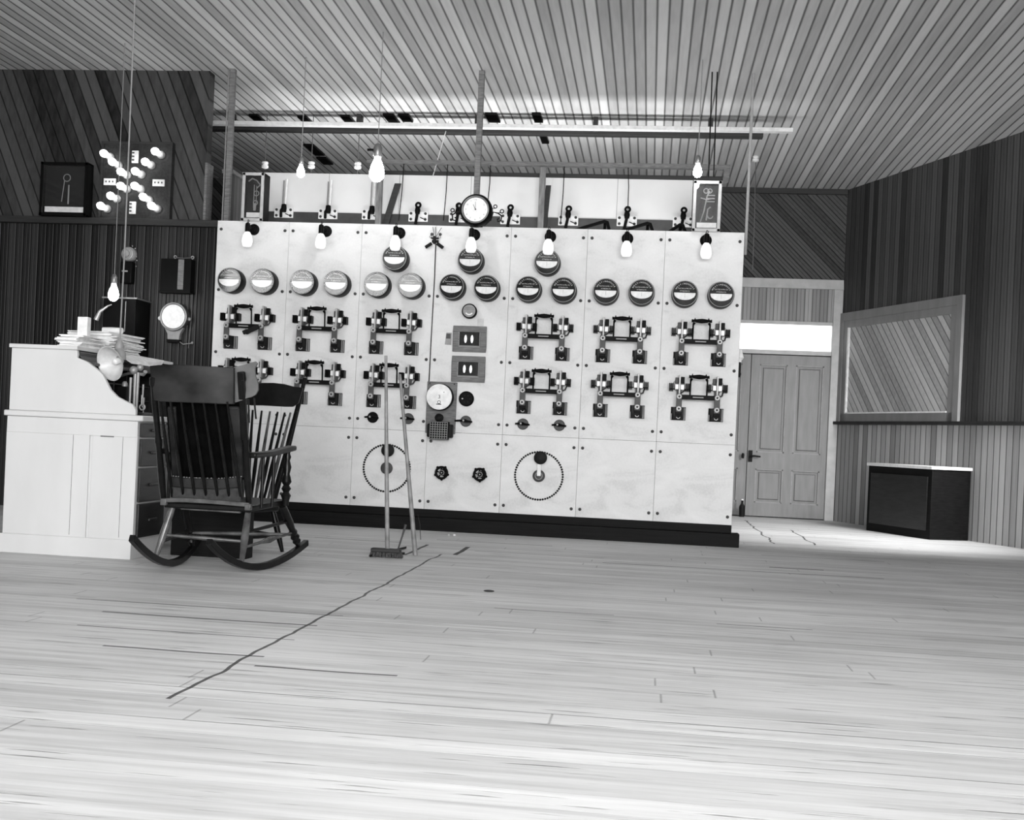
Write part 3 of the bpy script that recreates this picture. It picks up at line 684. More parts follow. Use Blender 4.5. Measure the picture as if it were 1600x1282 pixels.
# ------------------------------------------------------------------ clock over the board
p = at(744, 329, -.06)
t = thing('gauge_clock', (p.x, 0, p.z), 'round black-cased clock with white dial standing on top centre of the board', 'clock')
MB().lathe([(.118, 0.03), (.128, .0), (.13, -.07), (.122, -.10), (.112, -.11), (.104, -.10)][::-1], (0, 0, 0), (0, 1, 0), 44).build('case', 'black', t)
MB().torus((0, -.108, 0), .105, .006, (0, 1, 0), 48).build('rim', 'brass', t)
MB().lathe([(.096, 0), (.096, .004)], (0, -.099, 0), (0, -1, 0), 44).build('dial', 'face', t)
f = MB()
for k in range(12):
    a = k * PI / 6; g = text_mb(str(12 if k == 0 else k), .018); f.add(g.v, g.f, Matrix.Translation((.078 * math.sin(a), -.1035, .078 * math.cos(a) - .006)))
f.build('numerals', 'grey', t, smooth=False)
MB().tube([(0, -.105, 0), (-.02, -.105, .04)], .0022, 6).tube([(0, -.106, 0), (-.002, -.106, .062)], .0016, 6).lathe([(.006, 0), (.006, .004)], (0, -.104, 0), (0, -1, 0), 10).build('hands', 'ink', t)
for s in (-1, 1):
    f = MB(); f.tube([(s * .11, 0, -.07), (s * .13, 0, .0), (s * .17, 0, -.008), (s * .20, 0, -.03), (s * .195, 0, -.07), (s * .17, 0, -.075), (s * .165, 0, -.055), (s * .18, 0, -.05)], .006)
    f.torus((s * .20, 0, .008), .014, .004); f.torus((s * .145, 0, .045), .013, .004); f.tube([(s * .122, 0, .03), (s * .14, 0, .03)], .003).tube([(s * .16, 0, -.008), (s * .19, 0, -.002)], .003)
    f.build('scroll_bracket', 'iron', t)
MB().b2((-.05, -.03, -.135 + .01), (.05, .03, -.105)).build('foot', 'black', t)
TH = p.z
# ceiling posts
def post(u0, Y, z0, z1, wd, lab, mat='timber', leaning=None, name='timber_post', dp=None):
    x = u0; o = MB().b2((-wd / 2, -(dp or wd) / 2, 0), (wd / 2, (dp or wd) / 2, z1 - z0)).build(name, mat, None, .003)
    o.location = (x, Y, z0); tag(o, lab, 'post'); return o
post(at(746, 250, .06).x, .10, 2.36, H, .046, 'wooden post from the clock up to the ceiling', 'frame')
post(at(350, 250, -.0).x + .012, .10, 2.36, H, .045, 'slim wooden post rising from the top left of the board', 'frame')
post(at(1172, 250, .06).x, .12, 2.30, H, .022, 'thin pale conduit beside the right end of the board', 'grey', name='conduit_pipe')
Yb = 1.2
o = MB().cyl((0, 0, 0), (0, 0, H - 2.2), .006).build('conduit_pipe', 'grey'); o.location = (at(344, 300, .02).x, .10, 2.2); tag(o, 'thin pale rod at the left edge of the board', 'rod')

# ------------------------------------------------------------------ rear switch rack seen over the board
def zz(v, u=760, Y=Yb): return at(u, v, Y).z
xa, xb = at(405, 300, Yb).x, at(1082, 300, Yb).x
t = thing('rear_screen', (0, Yb, 0), 'long white screen board standing behind the switchboard', 'screen')
ztop, zmid = zz(276), zz(338)
MB().b2((xa, 0, zmid), (xb, .03, ztop)).build('board', 'backboard', t)
MB().b2((xa - .02, -.006, 2.30), (xb + .02, .03, zmid)).build('dark_strip', 'slate', t)
MB().b2((xa, 0, .0), (xa + .06, .03, 2.3)).b2((xb - .06, 0, 0), (xb, .03, 2.3)).build('legs', 'timberd', t)
for k in range(1, 6):
    x = xa + (xb - xa) * k / 6; MB().b2((x - .002, -.001, zmid), (x + .002, .0, ztop)).build('joint', 'grey', t)
hx0, hx1 = at(578, 268, Yb).x, at(1139, 270, Yb).x
t = thing('header_rail', (0, Yb, 0), 'long wooden header frame above the white screen', 'beam')
MB().b2((hx0, -.16, zz(264, 800)), (hx1, -.10, zz(258, 800))).build('front_rail', 'frame', t, .003)
MB().b2((hx0, .0, ztop), (hx1, .05, zz(270, 800))).build('rear_rail', 'timberd', t, .003)
MB().b2((hx1 - .05, -.15, zz(284, 1130)), (hx1, .05, zz(264, 1130))).build('end_block', 'frame', t, .003)
MB().b2((hx0, -.10, zz(259, 800)), (hx1, .05, zz(258, 800) + .0)).build('cover_board', 'timberd', t)
for u, lab in ((593, 'wooden upright left of the leaning plank before the screen'), (847, 'wooden upright before the white screen, right of the clock')):
    Y = Yb - .18; a, b_ = at(u, 262, Y).z, 2.1
    o = MB().b2((-.026, -.02, 0), (.026, .02, a - b_)).build('timber_post', 'timber', None, .003); o.location = (at(u, 300, Y).x, Y, b_); tag(o, lab, 'post')
for (u0, v0, u1, v1, wd, lab) in ((622, 287, 604, 345, .058, 'dark plank leaning beside the left upright'), (857, 290, 851, 348, .045, 'dark plank leaning beside the right upright')):
    Y = Yb - .10; a, b_ = at(u0, v0, Y), at(u1, v1, Y)
    d = b_ - a; b_ = b_ + d * (b_.z / -d.z)
    o = MB().ribbon([a, b_], wd, .02, (1, 0, 0)).build('leaning_plank', 'timberd'); tag(o, lab, 'plank')
# disconnect switches on mounting plates
SWX = [444, 513, 581, 654, 717, 797.5, 888, 979.5, 1067]
for k, u in enumerate(SWX):
    Y = Yb - .01; v = [333, 335, 336, 339, 340, 343, 345, 346, 347.5][k]
    c = at(u, v, Y)
    lab = ['leftmost in the row, with white fuse tube', 'second in the row from left, with white fuse tube', 'third in the row from left, beside the upright', 'fourth in the row, right of the leaning plank',
           'fifth in the row, just left of the clock', 'just right of the clock', 'right of the second upright', 'second from right in the row', 'rightmost in the row, beside the glass case'][k]
    t = thing('disconnect_switch', (c.x, Y, c.z), 'disconnect switch on white plate, ' + lab, 'switch', 'disconnect switches behind the board')
    MB().b2((-.088, -.02, -.045), (.088, 0, .045)).build('plate', 'white', t, .002)
    for sx in (-1, 1):
        for s2 in (-1, 1): MB().lathe([(.0125, 0), (.0125, .006)], (sx * .066, -.02, s2 * .026), (0, -1, 0), 12).build('bolt', 'ink', t)
    if k < 3:
        MB().tube([(-.02, -.03, -.04), (-.01, -.07, .01), (.02, -.05, .07)], .013).build('blade', 'black', t)
        MB().lathe([(.022, 0), (.026, .03), (.022, .07)], (.01, -.05, .0), (0, 0, 1), 14).build('insulator', 'black', t)
        MB().cyl((.02, -.05, .06), (.028, -.05, .30), .011).build('fuse_tube', 'white', t)
        MB().cyl((-.006, -.035, .07), (-.004, -.035, .29), .006).build('guide_rod', 'grey', t)
    else:
        MB().tube([(-.02, -.03, -.07), (-.004, -.06, .0), (.002, -.06, .07)], .014).build('blade', 'black', t)
        MB().torus((.004, -.06, .095), .020, .010, (0, 1, 0), 20, 8).build('ring_head', 'black', t)
        MB().lathe([(.02, 0), (.026, .03), (.02, .06)], (.0, -.06, .015), (0, 0, 1), 14).build('insulator', 'black', t)
    MB().tube([(.02, -.03, -.01), (.05, -.03, -.022), (.07, -.03, -.03)], .004).build('jumper', 'iron', t)
for (u0, v0, u1, v1, u2, v2, lab) in ((898, 357, 945, 346, 952, 360, 'left'), (966, 360, 1012, 349, 1020, 362, 'middle'), (1040, 363, 1063, 351, 1071, 363, 'right')):
    Y = .5; a, b_, c, = at(u0, v0 + 3, Y), at(u1, v1, Y), at(u2, v2, Y)
    o = MB().tube([a + Vector((-.03, .1, -.02)), a, b_, b_ + Vector((.02, 0, -.004)), c, Vector((c.x, c.y, .03))], .014, 8).build('bus_bar', 'black')
    o2 = MB().tube([b_ + Vector((-.0, .05, 0)), b_ + Vector((-.002, .05, -.2))], .012).build('riser', 'black', o)
    tag(o, f'bent black bus bar rising behind the board top, {lab} of three', 'bus bar', 'bent bus bars behind the board')

# ------------------------------------------------------------------ glass-fronted instrument cases on top
def glass_case(u0, v0, u1, v1, Y, dep, lab, style):
    a, b_ = at(u0, v1, Y), at(u1, v0, Y); w_, h_ = b_.x - a.x, b_.z - a.z
    t = thing('instrument_case', ((a.x + b_.x) / 2, Y, a.z), lab, 'instrument case')
    MB().b2((-w_ / 2, .012, 0), (w_ / 2, .02, h_)).b2((-w_ / 2, .012, 0), (-w_ / 2 + .012, dep, h_)).b2((w_ / 2 - .012, .012, 0), (w_ / 2, dep, h_)).b2((-w_ / 2, .012, h_ - .012), (w_ / 2, dep, h_)).b2((-w_ / 2, .012, 0), (w_ / 2, dep, .012)).b2((-w_ / 2, dep - .01, 0), (w_ / 2, dep, h_))
    t2 = MB().b2((-w_ / 2, .014, 0), (-w_ / 2 + .012, dep, h_)).b2((w_ / 2 - .012, .014, 0), (w_ / 2, dep, h_)).b2((-w_ / 2, .014, h_ - .012), (w_ / 2, dep, h_)).b2((-w_ / 2, .014, 0), (w_ / 2, dep, .012)).b2((-w_ / 2, dep - .01, 0), (w_ / 2, dep, h_)).build('cabinet', 'black', t)
    fr = .024
    MB().b2((-w_ / 2, 0, 0), (-w_ / 2 + fr, .014, h_)).b2((w_ / 2 - fr, 0, 0), (w_ / 2, .014, h_)).b2((-w_ / 2, 0, h_ - fr), (w_ / 2, .014, h_)).b2((-w_ / 2, 0, 0), (w_ / 2, .014, fr)).build('door_frame', 'picframe' if style != 2 else 'black', t, .002)
    MB().b2((-w_ / 2 + fr, .05, fr), (w_ / 2 - fr, .056, h_ - fr)).build('back_board', 'iron', t)
    MB().b2((-w_ / 2 + fr + .012, .03, fr + .01), (w_ / 2 - fr - .004, .036, fr + .01 + h_ * .10)).build('label_strip', 'face', t)
    f = MB(); hh = h_ - 2 * fr; ww = w_ - 2 * fr
    if style == 1:
        f.tube([(-.0, .04, fr + .09), (-.0, .04, fr + hh * .8)], .004).tube([(.02, .04, fr + .08), (.02, .04, fr + hh * .78)], .003)
        f.tube([(-.05, .04, fr + hh * .88), (-.02, .04, fr + hh * .95), (.02, .04, fr + hh * .9), (.05, .04, fr + hh * .8), (.02, .04, fr + hh * .72)], .006)
        f.torus((.02, .04, fr + hh * .6), .02, .004).torus((.015, .04, fr + hh * .38), .018, .004).box((.01, .04, fr + hh * .28), (.02, .01, .06))
    elif style == 0:
        f.tube([(-.045, .04, fr + hh * .16), (-.02, .04, fr + hh * .4), (0.0, .04, fr + hh * .75), (.02, .04, fr + hh * .86)], .005)
        f.torus((-.01, .04, fr + hh * .86), .018, .004).torus((.02, .04, fr + hh * .86), .016, .004)
        for k in range(3): f.box((.03, .04, fr + hh * (.62 + .07 * k)), (.06, .01, .007))
        f.tube([(-.05, .04, fr + hh * .7), (0, .04, fr + hh * .66), (.05, .04, fr + hh * .7)], .004).tube([(.0, .04, fr + hh * .2), (.01, .04, fr + hh * .45), (.03, .04, fr + hh * .5)], .006)
        f.torus((.03, .04, fr + hh * .3), .02, .005, a0=PI, a1=2 * PI, seg=14)
    else:
        f.tube([(-.03, .04, fr + .1), (-.01, .04, fr + hh * .7)], .004).torus((.01, .04, fr + hh * .75), .03, .004)
        f.tube([(.03, .04, fr + .08), (.03, .04, fr + hh * .6)], .007)
    f.build('movement', 'grey', t)
    MB().b2((-w_ / 2 + fr, .004, fr), (w_ / 2 - fr, .007, h_ - fr)).build('glass', 'glass', t)
    return t
c1 = glass_case(376, 268, 413, 343, -.02, .17, 'pale-framed glass-fronted instrument case at the left end of the board top', 1)
c2 = glass_case(1081, 279, 1128.5, 357.5, -.02, .17, 'pale-framed glass-fronted instrument case at the right end of the board top', 0)
for c in (c1, c2):   # little bracket shelf that carries each case
    c.location.z = ZT + .0
glass_case(60, 263, 137, 345, .06 - .03, .118, 'black glass-fronted case standing on the left wall ledge', 2).location.z = LZ + .02

# ------------------------------------------------------------------ lamp board on the left wall ledge
Yl = .15
a, b_ = at(158, 343, .10), at(267, 229, .10); w_, h_ = b_.x - a.x, b_.z - a.z
t = thing('lamp_board', ((a.x + b_.x) / 2, .15, LZ + .02), 'square dark board crossed by two diagonal rows of lit bulbs on the left wall', 'lamp board')
MB().b2((-w_ / 2, -.05, 0), (w_ / 2, -.0, h_)).build('board', plain('brushed_dark_board', .012, .4, var=.9, scale=14, stretch=(4, 1, 4)), t)
f = MB().b2((-w_ / 2 - .02, -.065, 0), (-w_ / 2, 0, h_)).b2((w_ / 2, -.065, 0), (w_ / 2 + .02, 0, h_)).b2((-w_ / 2 - .02, -.065, h_), (w_ / 2 + .02, 0, h_ + .02)); f.build('frame', 'timberd', t)
SOC = [(510, 465), (590, 545), (672, 640), (885, 880), (965, 965), (805, 775), (810, 635), (905, 545), (1000, 445), (670, 775), (575, 870), (480, 965)]
for i, (sx, sy) in enumerate(SOC):
    q = at(90 + sx / 6.154, 170 + sy / 6.154, .10); x, z = q.x - t.location.x, q.z - t.location.z
    so = MB().lathe([(.034, 0), (.034, .02), (.026, .03), (.02, .03)], (x, -.05, z), (0, -1, 0), 20).build('socket', 'grey', t)
    bl = MB(); ax = Vector((-.45, -1, .22)).normalized()
    bl.lathe([(.012, 0), (.016, .012), (.026, .035), (.032, .055), (.030, .075), (.018, .092), (0, .098)], (x, -.078, z), ax, 16)
    bl.build('bulb', 'lampglow', t)
for (sx, sy, vert) in ((750, 465, 1), (725, 955, 1), (505, 705, 0), (975, 715, 0)):
    q = at(90 + sx / 6.154, 170 + sy / 6.154, .10); x, z = q.x - t.location.x, q.z - t.location.z
    w2_, h2_ = (.028, .052) if vert else (.052, .028)
    fu = MB().b2((x - w2_, -.065, z - h2_), (x + w2_, -.05, z + h2_)).build('fuse_block', 'white', t, .003)
    f = MB()
    for k in (-1, 0, 1):
        if vert: f.b2((x - w2_ + .004, -.069, z + k * .03 - .004), (x - .005, -.065, z + k * .03 + .008))
        else: f.b2((x + k * .03 - .004, -.069, z - .006), (x + k * .03 + .006, -.065, z + .008))
    f.build('fuse_clip', 'ink', fu)

# ------------------------------------------------------------------ things on the left wall
def lw(u, v, y=.10): q = at(u, v, y); return q
q = lw(199.5, 397)
t = thing('wall_insulator_meter', (q.x, .15, q.z), 'small round glass-topped bell apparatus high on the dark left wall', 'meter')
MB().lathe([(.062, 0), (.062, .04), (.05, .06), (.03, .075), (.028, .09), (0, .095)], (0, 0, 0), (0, -1, 0), 28).build('glass_dome', 'grey', t)
MB().torus((0, -.06, 0), .045, .005).build('ring', 'nickel', t)
MB().b2((-.05, -.08, -.25), (.055, 0, -.065)).build('lower_case', 'black', t, .01)
MB().b2((-.03, -.083, -.155), (.02, -.08, -.142)).build('name_plate', 'grey', t)
for (x, z) in ((.07, -.02), (.075, -.05), (.07, -.1), (.0, -.17), (.03, .07), (.055, .05)): MB().ball((x, -.03, z), .006, 8).build('terminal', 'nickel', t)
q = lw(278, 431)
t = thing('wall_box', (q.x, .15, q.z), 'flat black box with a pale upright strip on the left wall', 'box')
MB().b2((-.135, -.10, -.135), (.13, 0, .135)).build('body', 'black', t, .003)
MB().b2((.018, -.102, -.12), (.068, -.1, .13)).build('pale_strip', 'frame', t)
MB().b2((-.14, -.11, -.15), (.135, 0, -.135)).build('base_rail', 'black', t)
for x in (-.03, .12): MB().torus((x, -.05, .155), .011, .004).cyl((x, -.05, .135), (x, -.05, .146), .004).build('terminal_ring', 'nickel', t)
MB().tube([(-.03, -.05, .15), (.04, -.06, .145), (.12, -.05, .152), (.122, -.03, .1), (.12, -.01, -.3), (.105, -.01, -.6)], .005).build('lead', 'wire', t)
q = lw(271, 495, .08)
t = thing('wall_gong', (q.x, .15, q.z), 'round white-faced bell gauge with pale neck on the left wall', 'gauge')
MB().lathe([(.118, 0), (.12, .05), (.108, .075)], (0, 0, 0), (0, -1, 0), 40).build('case', 'dkgrey', t)
MB().torus((0, -.075, 0), .112, .007).build('rim', 'nickel', t)
MB().lathe([(.1, 0), (.1, .005)], (0, -.072, 0), (0, -1, 0), 40).build('dial', 'face', t)
MB().prism([(-.05, -.19), (.05, -.19), (.055, -.14), (.085, -.09), (-.085, -.09), (-.055, -.14)], .05, Matrix.Translation((0, -.052, 0))).build('neck', 'grey', t, .003)
MB().b2((-.055, -.06, -.215), (.055, -.0, -.19)).build('terminal_strip', 'black', t)
for s in (-1, 1): MB().ball((s * .128, -.04, -.015), .018, 12).build('lug', 'white' if s < 0 else 'nickel', t)
MB().tube([(.05, -.04, -.205), (.08, -.03, -.225), (.14, -.02, -.215), (.155, -.01, -.21)], .004).ball((.155, -.02, -.21), .012, 10).build('lead', 'nickel', t)
# wall telephone cabinet with a goose-neck
q = lw(196, 530, .0)
t = thing('wall_cabinet', (q.x, .15, 0), 'tall black cabinet against the left wall beside the desk lamp', 'cabinet')
zc0, zc1 = 0, lw(196, 470, .0).z
MB().b2((-.14, -.30, 1.10), (.14, -.001, zc1)).build('body', 'black', t, .004)
MB().b2((-.15, -.31, zc1), (.15, 0, zc1 + .012)).build('top_board', 'brass', t)  # lamp light on the black box top put into a paler board
MB().b2((-.10, -.25, .0), (.10, -.02, 1.10)).build('stand', 'black', t)
MB().b2((.05, -.303, zc1 - .27), (.056, -.3, zc1 - .02)).build('door_edge', 'grey', t)
g0 = lw(175, 498, -.2); g1 = lw(160, 478, -.2); g2 = lw(172, 478, -.2)
f = MB().tube([Vector((lw(150, 502, -.2).x - t.location.x, -.35, lw(150, 500, -.2).z)), Vector((lw(156, 488, -.2).x - t.location.x, -.35, lw(156, 487, -.2).z)), Vector((lw(168, 478, -.2).x - t.location.x, -.34, lw(168, 478, -.2).z)), Vector((-.06, -.32, lw(183, 476, -.2).z))], [.022, .015, .007, .006])
f.build('goose_neck', 'nickel', t)

# ------------------------------------------------------------------ ceiling beam, white board, dark gaps, knobs
yb = 1.55
zb_ = H
xbl, xbr = at(318, 203, yb).x - .9, at(1193, 205, yb).x
t = thing('ceiling_beam', (0, yb, 0), 'long dark timber running under the ceiling above the board', 'beam')
MB().b2((xbl, 0, at(800, 209, yb).z), (xbr, .10, at(800, 200.5, yb).z)).build('beam', 'timberd', t, .004)
MB().b2((xbl, -.10, at(800, 200, yb - .1).z), (xbr + .25, -.02, at(800, 194, yb - .1).z)).build('white_board', 'whitewood', t, .003)
for u in (360, 560, 745, 930, 1110): x = at(u, 205, yb).x; MB().b2((x - .02, -.02, at(800, 205, yb).z), (x + .02, .10, H)).build('hanger', 'timberd', t)
yh = .7
for (u, v, w_, d_) in ((403, 186, .09, .3), (478, 188, .09, .3), (545, 188, .09, .35), (612, 186, .10, .35), (634, 184, .10, .25), (770, 184, .11, .3), (840, 184, .08, .3), (850, 216, .07, .4)):
    q = at_z(u, v, H - .012); o = MB().box((0, 0, 0), (w_, d_, .02)).build('ceiling_patch', 'black', smooth=False); o.location = (q.x, q.y, H - .012)
    tag(o, {403: 'dark gap board in the ceiling, leftmost above the beam', 478: 'dark gap board in the ceiling above the left hanging bulb', 545: 'dark gap board in the ceiling, between the two left bulb cords', 612: 'dark ceiling gap board beside the brighter bulb cord, left of two', 634: 'dark ceiling gap board beside the brighter bulb cord, right of two', 770: 'dark gap board in the ceiling just right of the clock post', 840: 'dark gap board in the ceiling, rightmost above the beam', 850: 'short dark gap board seen below the beam, right of the clock post'}[u], 'board', 'dark gap boards in the ceiling')
for (u0, v0, u1, v1) in ((482, 226, 500, 242), (503, 246, 512, 256)):
    A, B = at_z(u0, v0, H - .01), at_z(u1, v1, H - .01)
    o = MB().box((0, 0, 0), (.11, abs(B.y - A.y), .02)).build('ceiling_patch', 'black', smooth=False); o.location = ((A.x + B.x) / 2, (A.y + B.y) / 2, H - .012)
    tag(o, 'dark slot in the ceiling between the hanging bulbs, ' + ('nearer one' if u0 == 482 else 'farther one'), 'board', 'dark gap boards in the ceiling')
# knobs and hanging wires
for (u, v, ub, vb, lab) in ((414, 259, 0, 0, 'above the left glass case'), (486.5, 259, 480, 335, 'right of the small hanging bulb'), (559, 260, 553, 338, 'second along the row, right of the small hanging bulb'), (1181, 249, 1176, 422, 'high beside the right end of the board')):
    q = at(u, v, 1.9 if u < 1000 else .9)
    q = at_z(u, v, H - .03) if u > 1000 else at(u, v, 1.6)
    t = thing('porcelain_knob', q, 'white porcelain wire knob ' + lab, 'insulator', 'porcelain wire knobs below the ceiling')
    MB().lathe([(.012, -.03), (.034, -.02), (.034, .0), (.022, .008), (.034, .018), (.03, .035), (.008, .04)], (0, 0, 0), (0, 0, 1), 18).build('knob', 'white', t)
    MB().cyl((0, 0, .03), (0, 0, H - q.z), .004).build('stem', 'wire', t)
    if ub:
        e = at(ub, vb, q.y); MB().tube([(0, 0, -.02), ((e.x - q.x) * .5 + .004, 0, (e.z - q.z) * .5), (e.x - q.x, 0, e.z - q.z)], .0045, 6).build('wire', 'wire', t)
for (u0, v0, u1, v1, lab) in ((631, 262, 623, 345, 'left of the fourth switch'), (699, 268, 693, 345, 'left of the clock'), (766, 270, 762, 318, 'right of the clock post'), (881, 280, 876, 347, 'before the seventh switch'), (981, 272, 981, 328, 'down to the second switch from right')):
    a, b_ = at(u0, v0, 1.07), at(u1, v1, 1.07); a.z = zz(261, 800); o = MB().tube([a, (a + b_) / 2 + Vector((.005, 0, 0)), b_], .0045, 6).build('drop_wire', 'iron'); tag(o, 'dark wire hanging in front of the white screen ' + lab, 'wire', 'drop wires before the white screen')
a, b_ = at_z(701, 190, H - .02), at(676, 277, .9); o = MB().tube([a, b_], .004, 6).build('drop_wire', 'white'); tag(o, 'slanting white cord from the ceiling left of the clock post', 'cord')
for u, lab in ((1110, 'left'), (1118, 'right')):
    Y = .08; q0, q1 = at(u - 3, 277, Y), at(u, 177, Y); o = MB().tube([(q0.x, Y, q0.z), (q1.x, Y, H)], .006, 6).build('drop_wire', 'iron'); tag(o, f'dark wire from the ceiling to the right glass case, {lab} of two', 'wire')
# conduit on the knob line
# hanging bulbs
def hanging(u, vtop, v, Y, r, lab, mat='bulb', key=False):
    q = at(u, v, Y)
    t = thing('hanging_bulb', q, lab, 'bulb')
    MB().lathe([(.012 * r, .055 * r), (.014 * r, .045 * r), (.026 * r, .018 * r), (.032 * r, -.008 * r), (.030 * r, -.03 * r), (.016 * r, -.046 * r), (0, -.05 * r)], (0, 0, 0), (0, 0, 1), 20).build('bulb', mat, t)
    MB().lathe([(.016 * r, .055 * r), (.019 * r, .06 * r), (.019 * r, .095 * r), (.012 * r, .11 * r), (.004, .115 * r)], (0, 0, 0), (0, 0, 1), 16).build('socket', 'brass', t)
    if key: MB().cyl((-.01, 0, .085 * r), (-.045 * r, 0, .085 * r), .010).build('key', 'black', t)
    MB().cyl((0, 0, .11 * r), (0.0, 0, H - q.z), .0035, seg=6).build('cord', 'cord', t)
    return t
hanging(470, 0, 268, -.25, 1.0, 'small lit bulb hanging above the left part of the board')
hanging(589, 0, 266, -.9, 1.75, 'large bright bulb hanging from a keyed socket above the board', key=True)
hanging(1090, 0, 267, -.25, 1.05, 'lit bulb hanging beside the right glass case')
hanging(177.5, 0, 458, -.6, 1.3, 'lit bulb hanging low before the dark left wall')

# ------------------------------------------------------------------ roll-top desk
DY = -3.4
t = thing('roll_top_desk', (0, DY, 0), 'large pale-sided roll-top desk at the left edge', 'desk')
def D(u, v): q = at(u, v, DY); return (q.x, q.z)
xr, zw = D(226, 641)[0], D(226, 650)[1]
xl = xr - .80; DL = 1.45
xs, zt = D(217, 652)
zk = D(150, 841)[1]
S1 = [D(120, 547), D(121, 553), D(120, 559), D(128, 562), D(136, 565.5), D(150, 576), D(160, 585), D(166, 597), D(172, 609), D(183, 620), D(196, 627), D(207, 632.5), D(212, 641)]
poly = [(xl, zw)] + [(xl, S1[0][1])] + S1 + [(S1[-1][0], zw)]
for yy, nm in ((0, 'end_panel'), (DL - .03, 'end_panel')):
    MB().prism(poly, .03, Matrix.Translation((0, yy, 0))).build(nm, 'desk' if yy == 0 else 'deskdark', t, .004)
MB().b2((xl - .02, -.02, zw - .032), (xr, DL + .02, zw)).build('worktop', 'desk', t, .006)
MB().b2((xl - .01, -.012, S1[0][1]), (D(122, 546)[0], DL + .012, S1[0][1] + .022)).build('top_board', 'desk', t, .003)
# pedestals
def ped(y0, y1):
    o = MB().b2((xl, y0, zk), (xs, y1, zw - .032)).build('pedestal', 'desk', t)
    MB().b2((xl - .015, y0 - .015, 0), (xs + .012 - .02, y1 + .015, zk)).build('kick_board', 'desk', t, .004)
    # end face: stiles and recessed panels
    if y0 < .1:
        s = [D(98, 700)[0], D(139, 700)[0], D(143.5, 700)[0], D(193, 700)[0], xs]
        zA, zB = D(150, 681)[1], D(150, 838)[1]
        g = MB(); g.b2((xl, -.012, zA), (xs, y0, zw - .034)).b2((D(143, 760)[0], -.012, zk), (xs, y0, zA)).b2((xl, -.012, zk), (D(138, 760)[0], y0, zA))
        g.build('framing', 'desk', o, .0015)
        MB().b2((D(113, 760)[0] - .002, -.0135, zB), (D(113, 760)[0], -.0115, zA)).b2((D(190, 760)[0], -.0135, zB), (D(190, 760)[0] + .002, -.0115, zA)).b2((D(155, 760)[0], -.014, zA - .005), (D(176, 760)[0], -.011, zA + .002)).build('panel_line', 'frame', o)
    for k, (z0, z1) in enumerate(((zk + .01, zk + .2), (zk + .21, zk + .4), (zk + .41, zw - .13), (zw - .12, zw - .042))):
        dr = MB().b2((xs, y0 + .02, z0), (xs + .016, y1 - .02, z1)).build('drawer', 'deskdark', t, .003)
        MB().b2((xs + .016, (y0 + y1) / 2 - .06, (z0 + z1) / 2 - .008), (xs + .03, (y0 + y1) / 2 + .06, (z0 + z1) / 2 + .008)).build('pull', 'deskdark', dr, .004)
ped(0, .42); ped(DL - .42, DL)
MB().b2((xl, .42, .05), (xl + .02, DL - .42, zw - .03)).build('back_panel', 'deskdark', t)
# roll: slatted curtain mostly pushed up, and pigeonholes
pts = [(D(119, 552)[0], S1[0][1] - .01), (D(118, 556)[0], D(118, 556)[1]), (D(122, 561)[0], D(122, 562)[1]), (D(136, 567)[0], D(136, 569)[1])]
f = MB()
for i in range(len(pts) - 1):
    for k in range(3):
        a = Vector((pts[i][0], 0, pts[i][1])); b_ = Vector((pts[i + 1][0], 0, pts[i + 1][1])); c = a.lerp(b_, (k + .5) / 3)
        f.cyl((c.x, .03, c.z), (c.x, DL - .03, c.z), .011, seg=8)
f.build('tambour', 'deskdark', t)
MB().b2((xl, .03, zw), (xl + .02, DL - .03, S1[0][1])).build('rear_board', 'deskdark', t)
f = MB(); px0, px1 = xl + .02, xl + .26
for k in range(8): y = .03 + (DL - .07) * k / 7; f.b2((px0, y, zw + .001), (px1, y + .01, zw + .30))
for k in range(4): f.b2((px0, .03, zw + .001 + .095 * k), (px1, DL - .03, zw + .009 + .095 * k))
f.build('pigeonholes', 'deskdark', t)
ztd = S1[0][1] + .022
# clutter standing on the desk top board
def onP(u, v, Y): return at(u, v, Y)
def item(name, mb, mat, lab, cat, loc, group=None):
    o = mb.build(name, mat, None, .002); o.location = loc; tag(o, lab, cat, group); return o
def px_w(u0, u1, Y): return at(u1, 540, Y).x - at(u0, 540, Y).x
# lid shelf behind the top board (the flat top of the desk is wide; it runs back to the left)
Yc = DY + .35
q0 = at(160, 555, Yc)
pz = ztd
MB().b2((xl - .01, -.012, pz - .022), (D(121, 546)[0], DL + .012, pz)).v
ps = [(at(112, 545, DY + .2).x, DY + .2)]
paperm = 'paper'
k = 0
topx = D(121, 546)[0]
specs = [('paper_pile', 110, 172, .05, .30, .045, 'heaped loose papers on the desk top, below the white carton'),
         ('carton', 122, 139, .02, .28, .10, 'upright white carton on the papers on the desk top')]
base = at(140, 545, DY + .30)
def pile(name, x0, x1, y0, y1, z0, z1, seed, lab, cat='papers'):
    rnd = random.Random(seed); f = MB(); nn = max(3, int((z1 - z0) / .006)); 
    for i in range(nn):
        z = z0 + (z1 - z0) * i / nn; a = rnd.uniform(-.12, .12); c = ((x0 + x1) / 2 + rnd.uniform(-.012, .012), (y0 + y1) / 2 + rnd.uniform(-.01, .01), z + (z1 - z0) / nn / 2)
        f.box(c, ((x1 - x0) * rnd.uniform(.85, 1), (y1 - y0) * rnd.uniform(.85, 1), (z1 - z0) / nn * .9), Matrix.Rotation(a, 4, 'Z'))
    o = f.build(name, 'paper', smooth=False); tag(o, lab, cat); return o
X0 = at(112, 545, DY + .15).x
pile('paper_stack', X0 - .04, topx - .0, DY + .02, DY + .36, ztd, ztd + .065, 1, 'untidy stack of white papers at the near end of the desk top')
zq = at(150, 515, DY + .7).z
pile('paper_stack', at(135, 540, DY + .7).x - .02, topx, DY + .46, DY + .95, ztd, ztd + .12, 2, 'thicker stack of white papers further along the desk top')
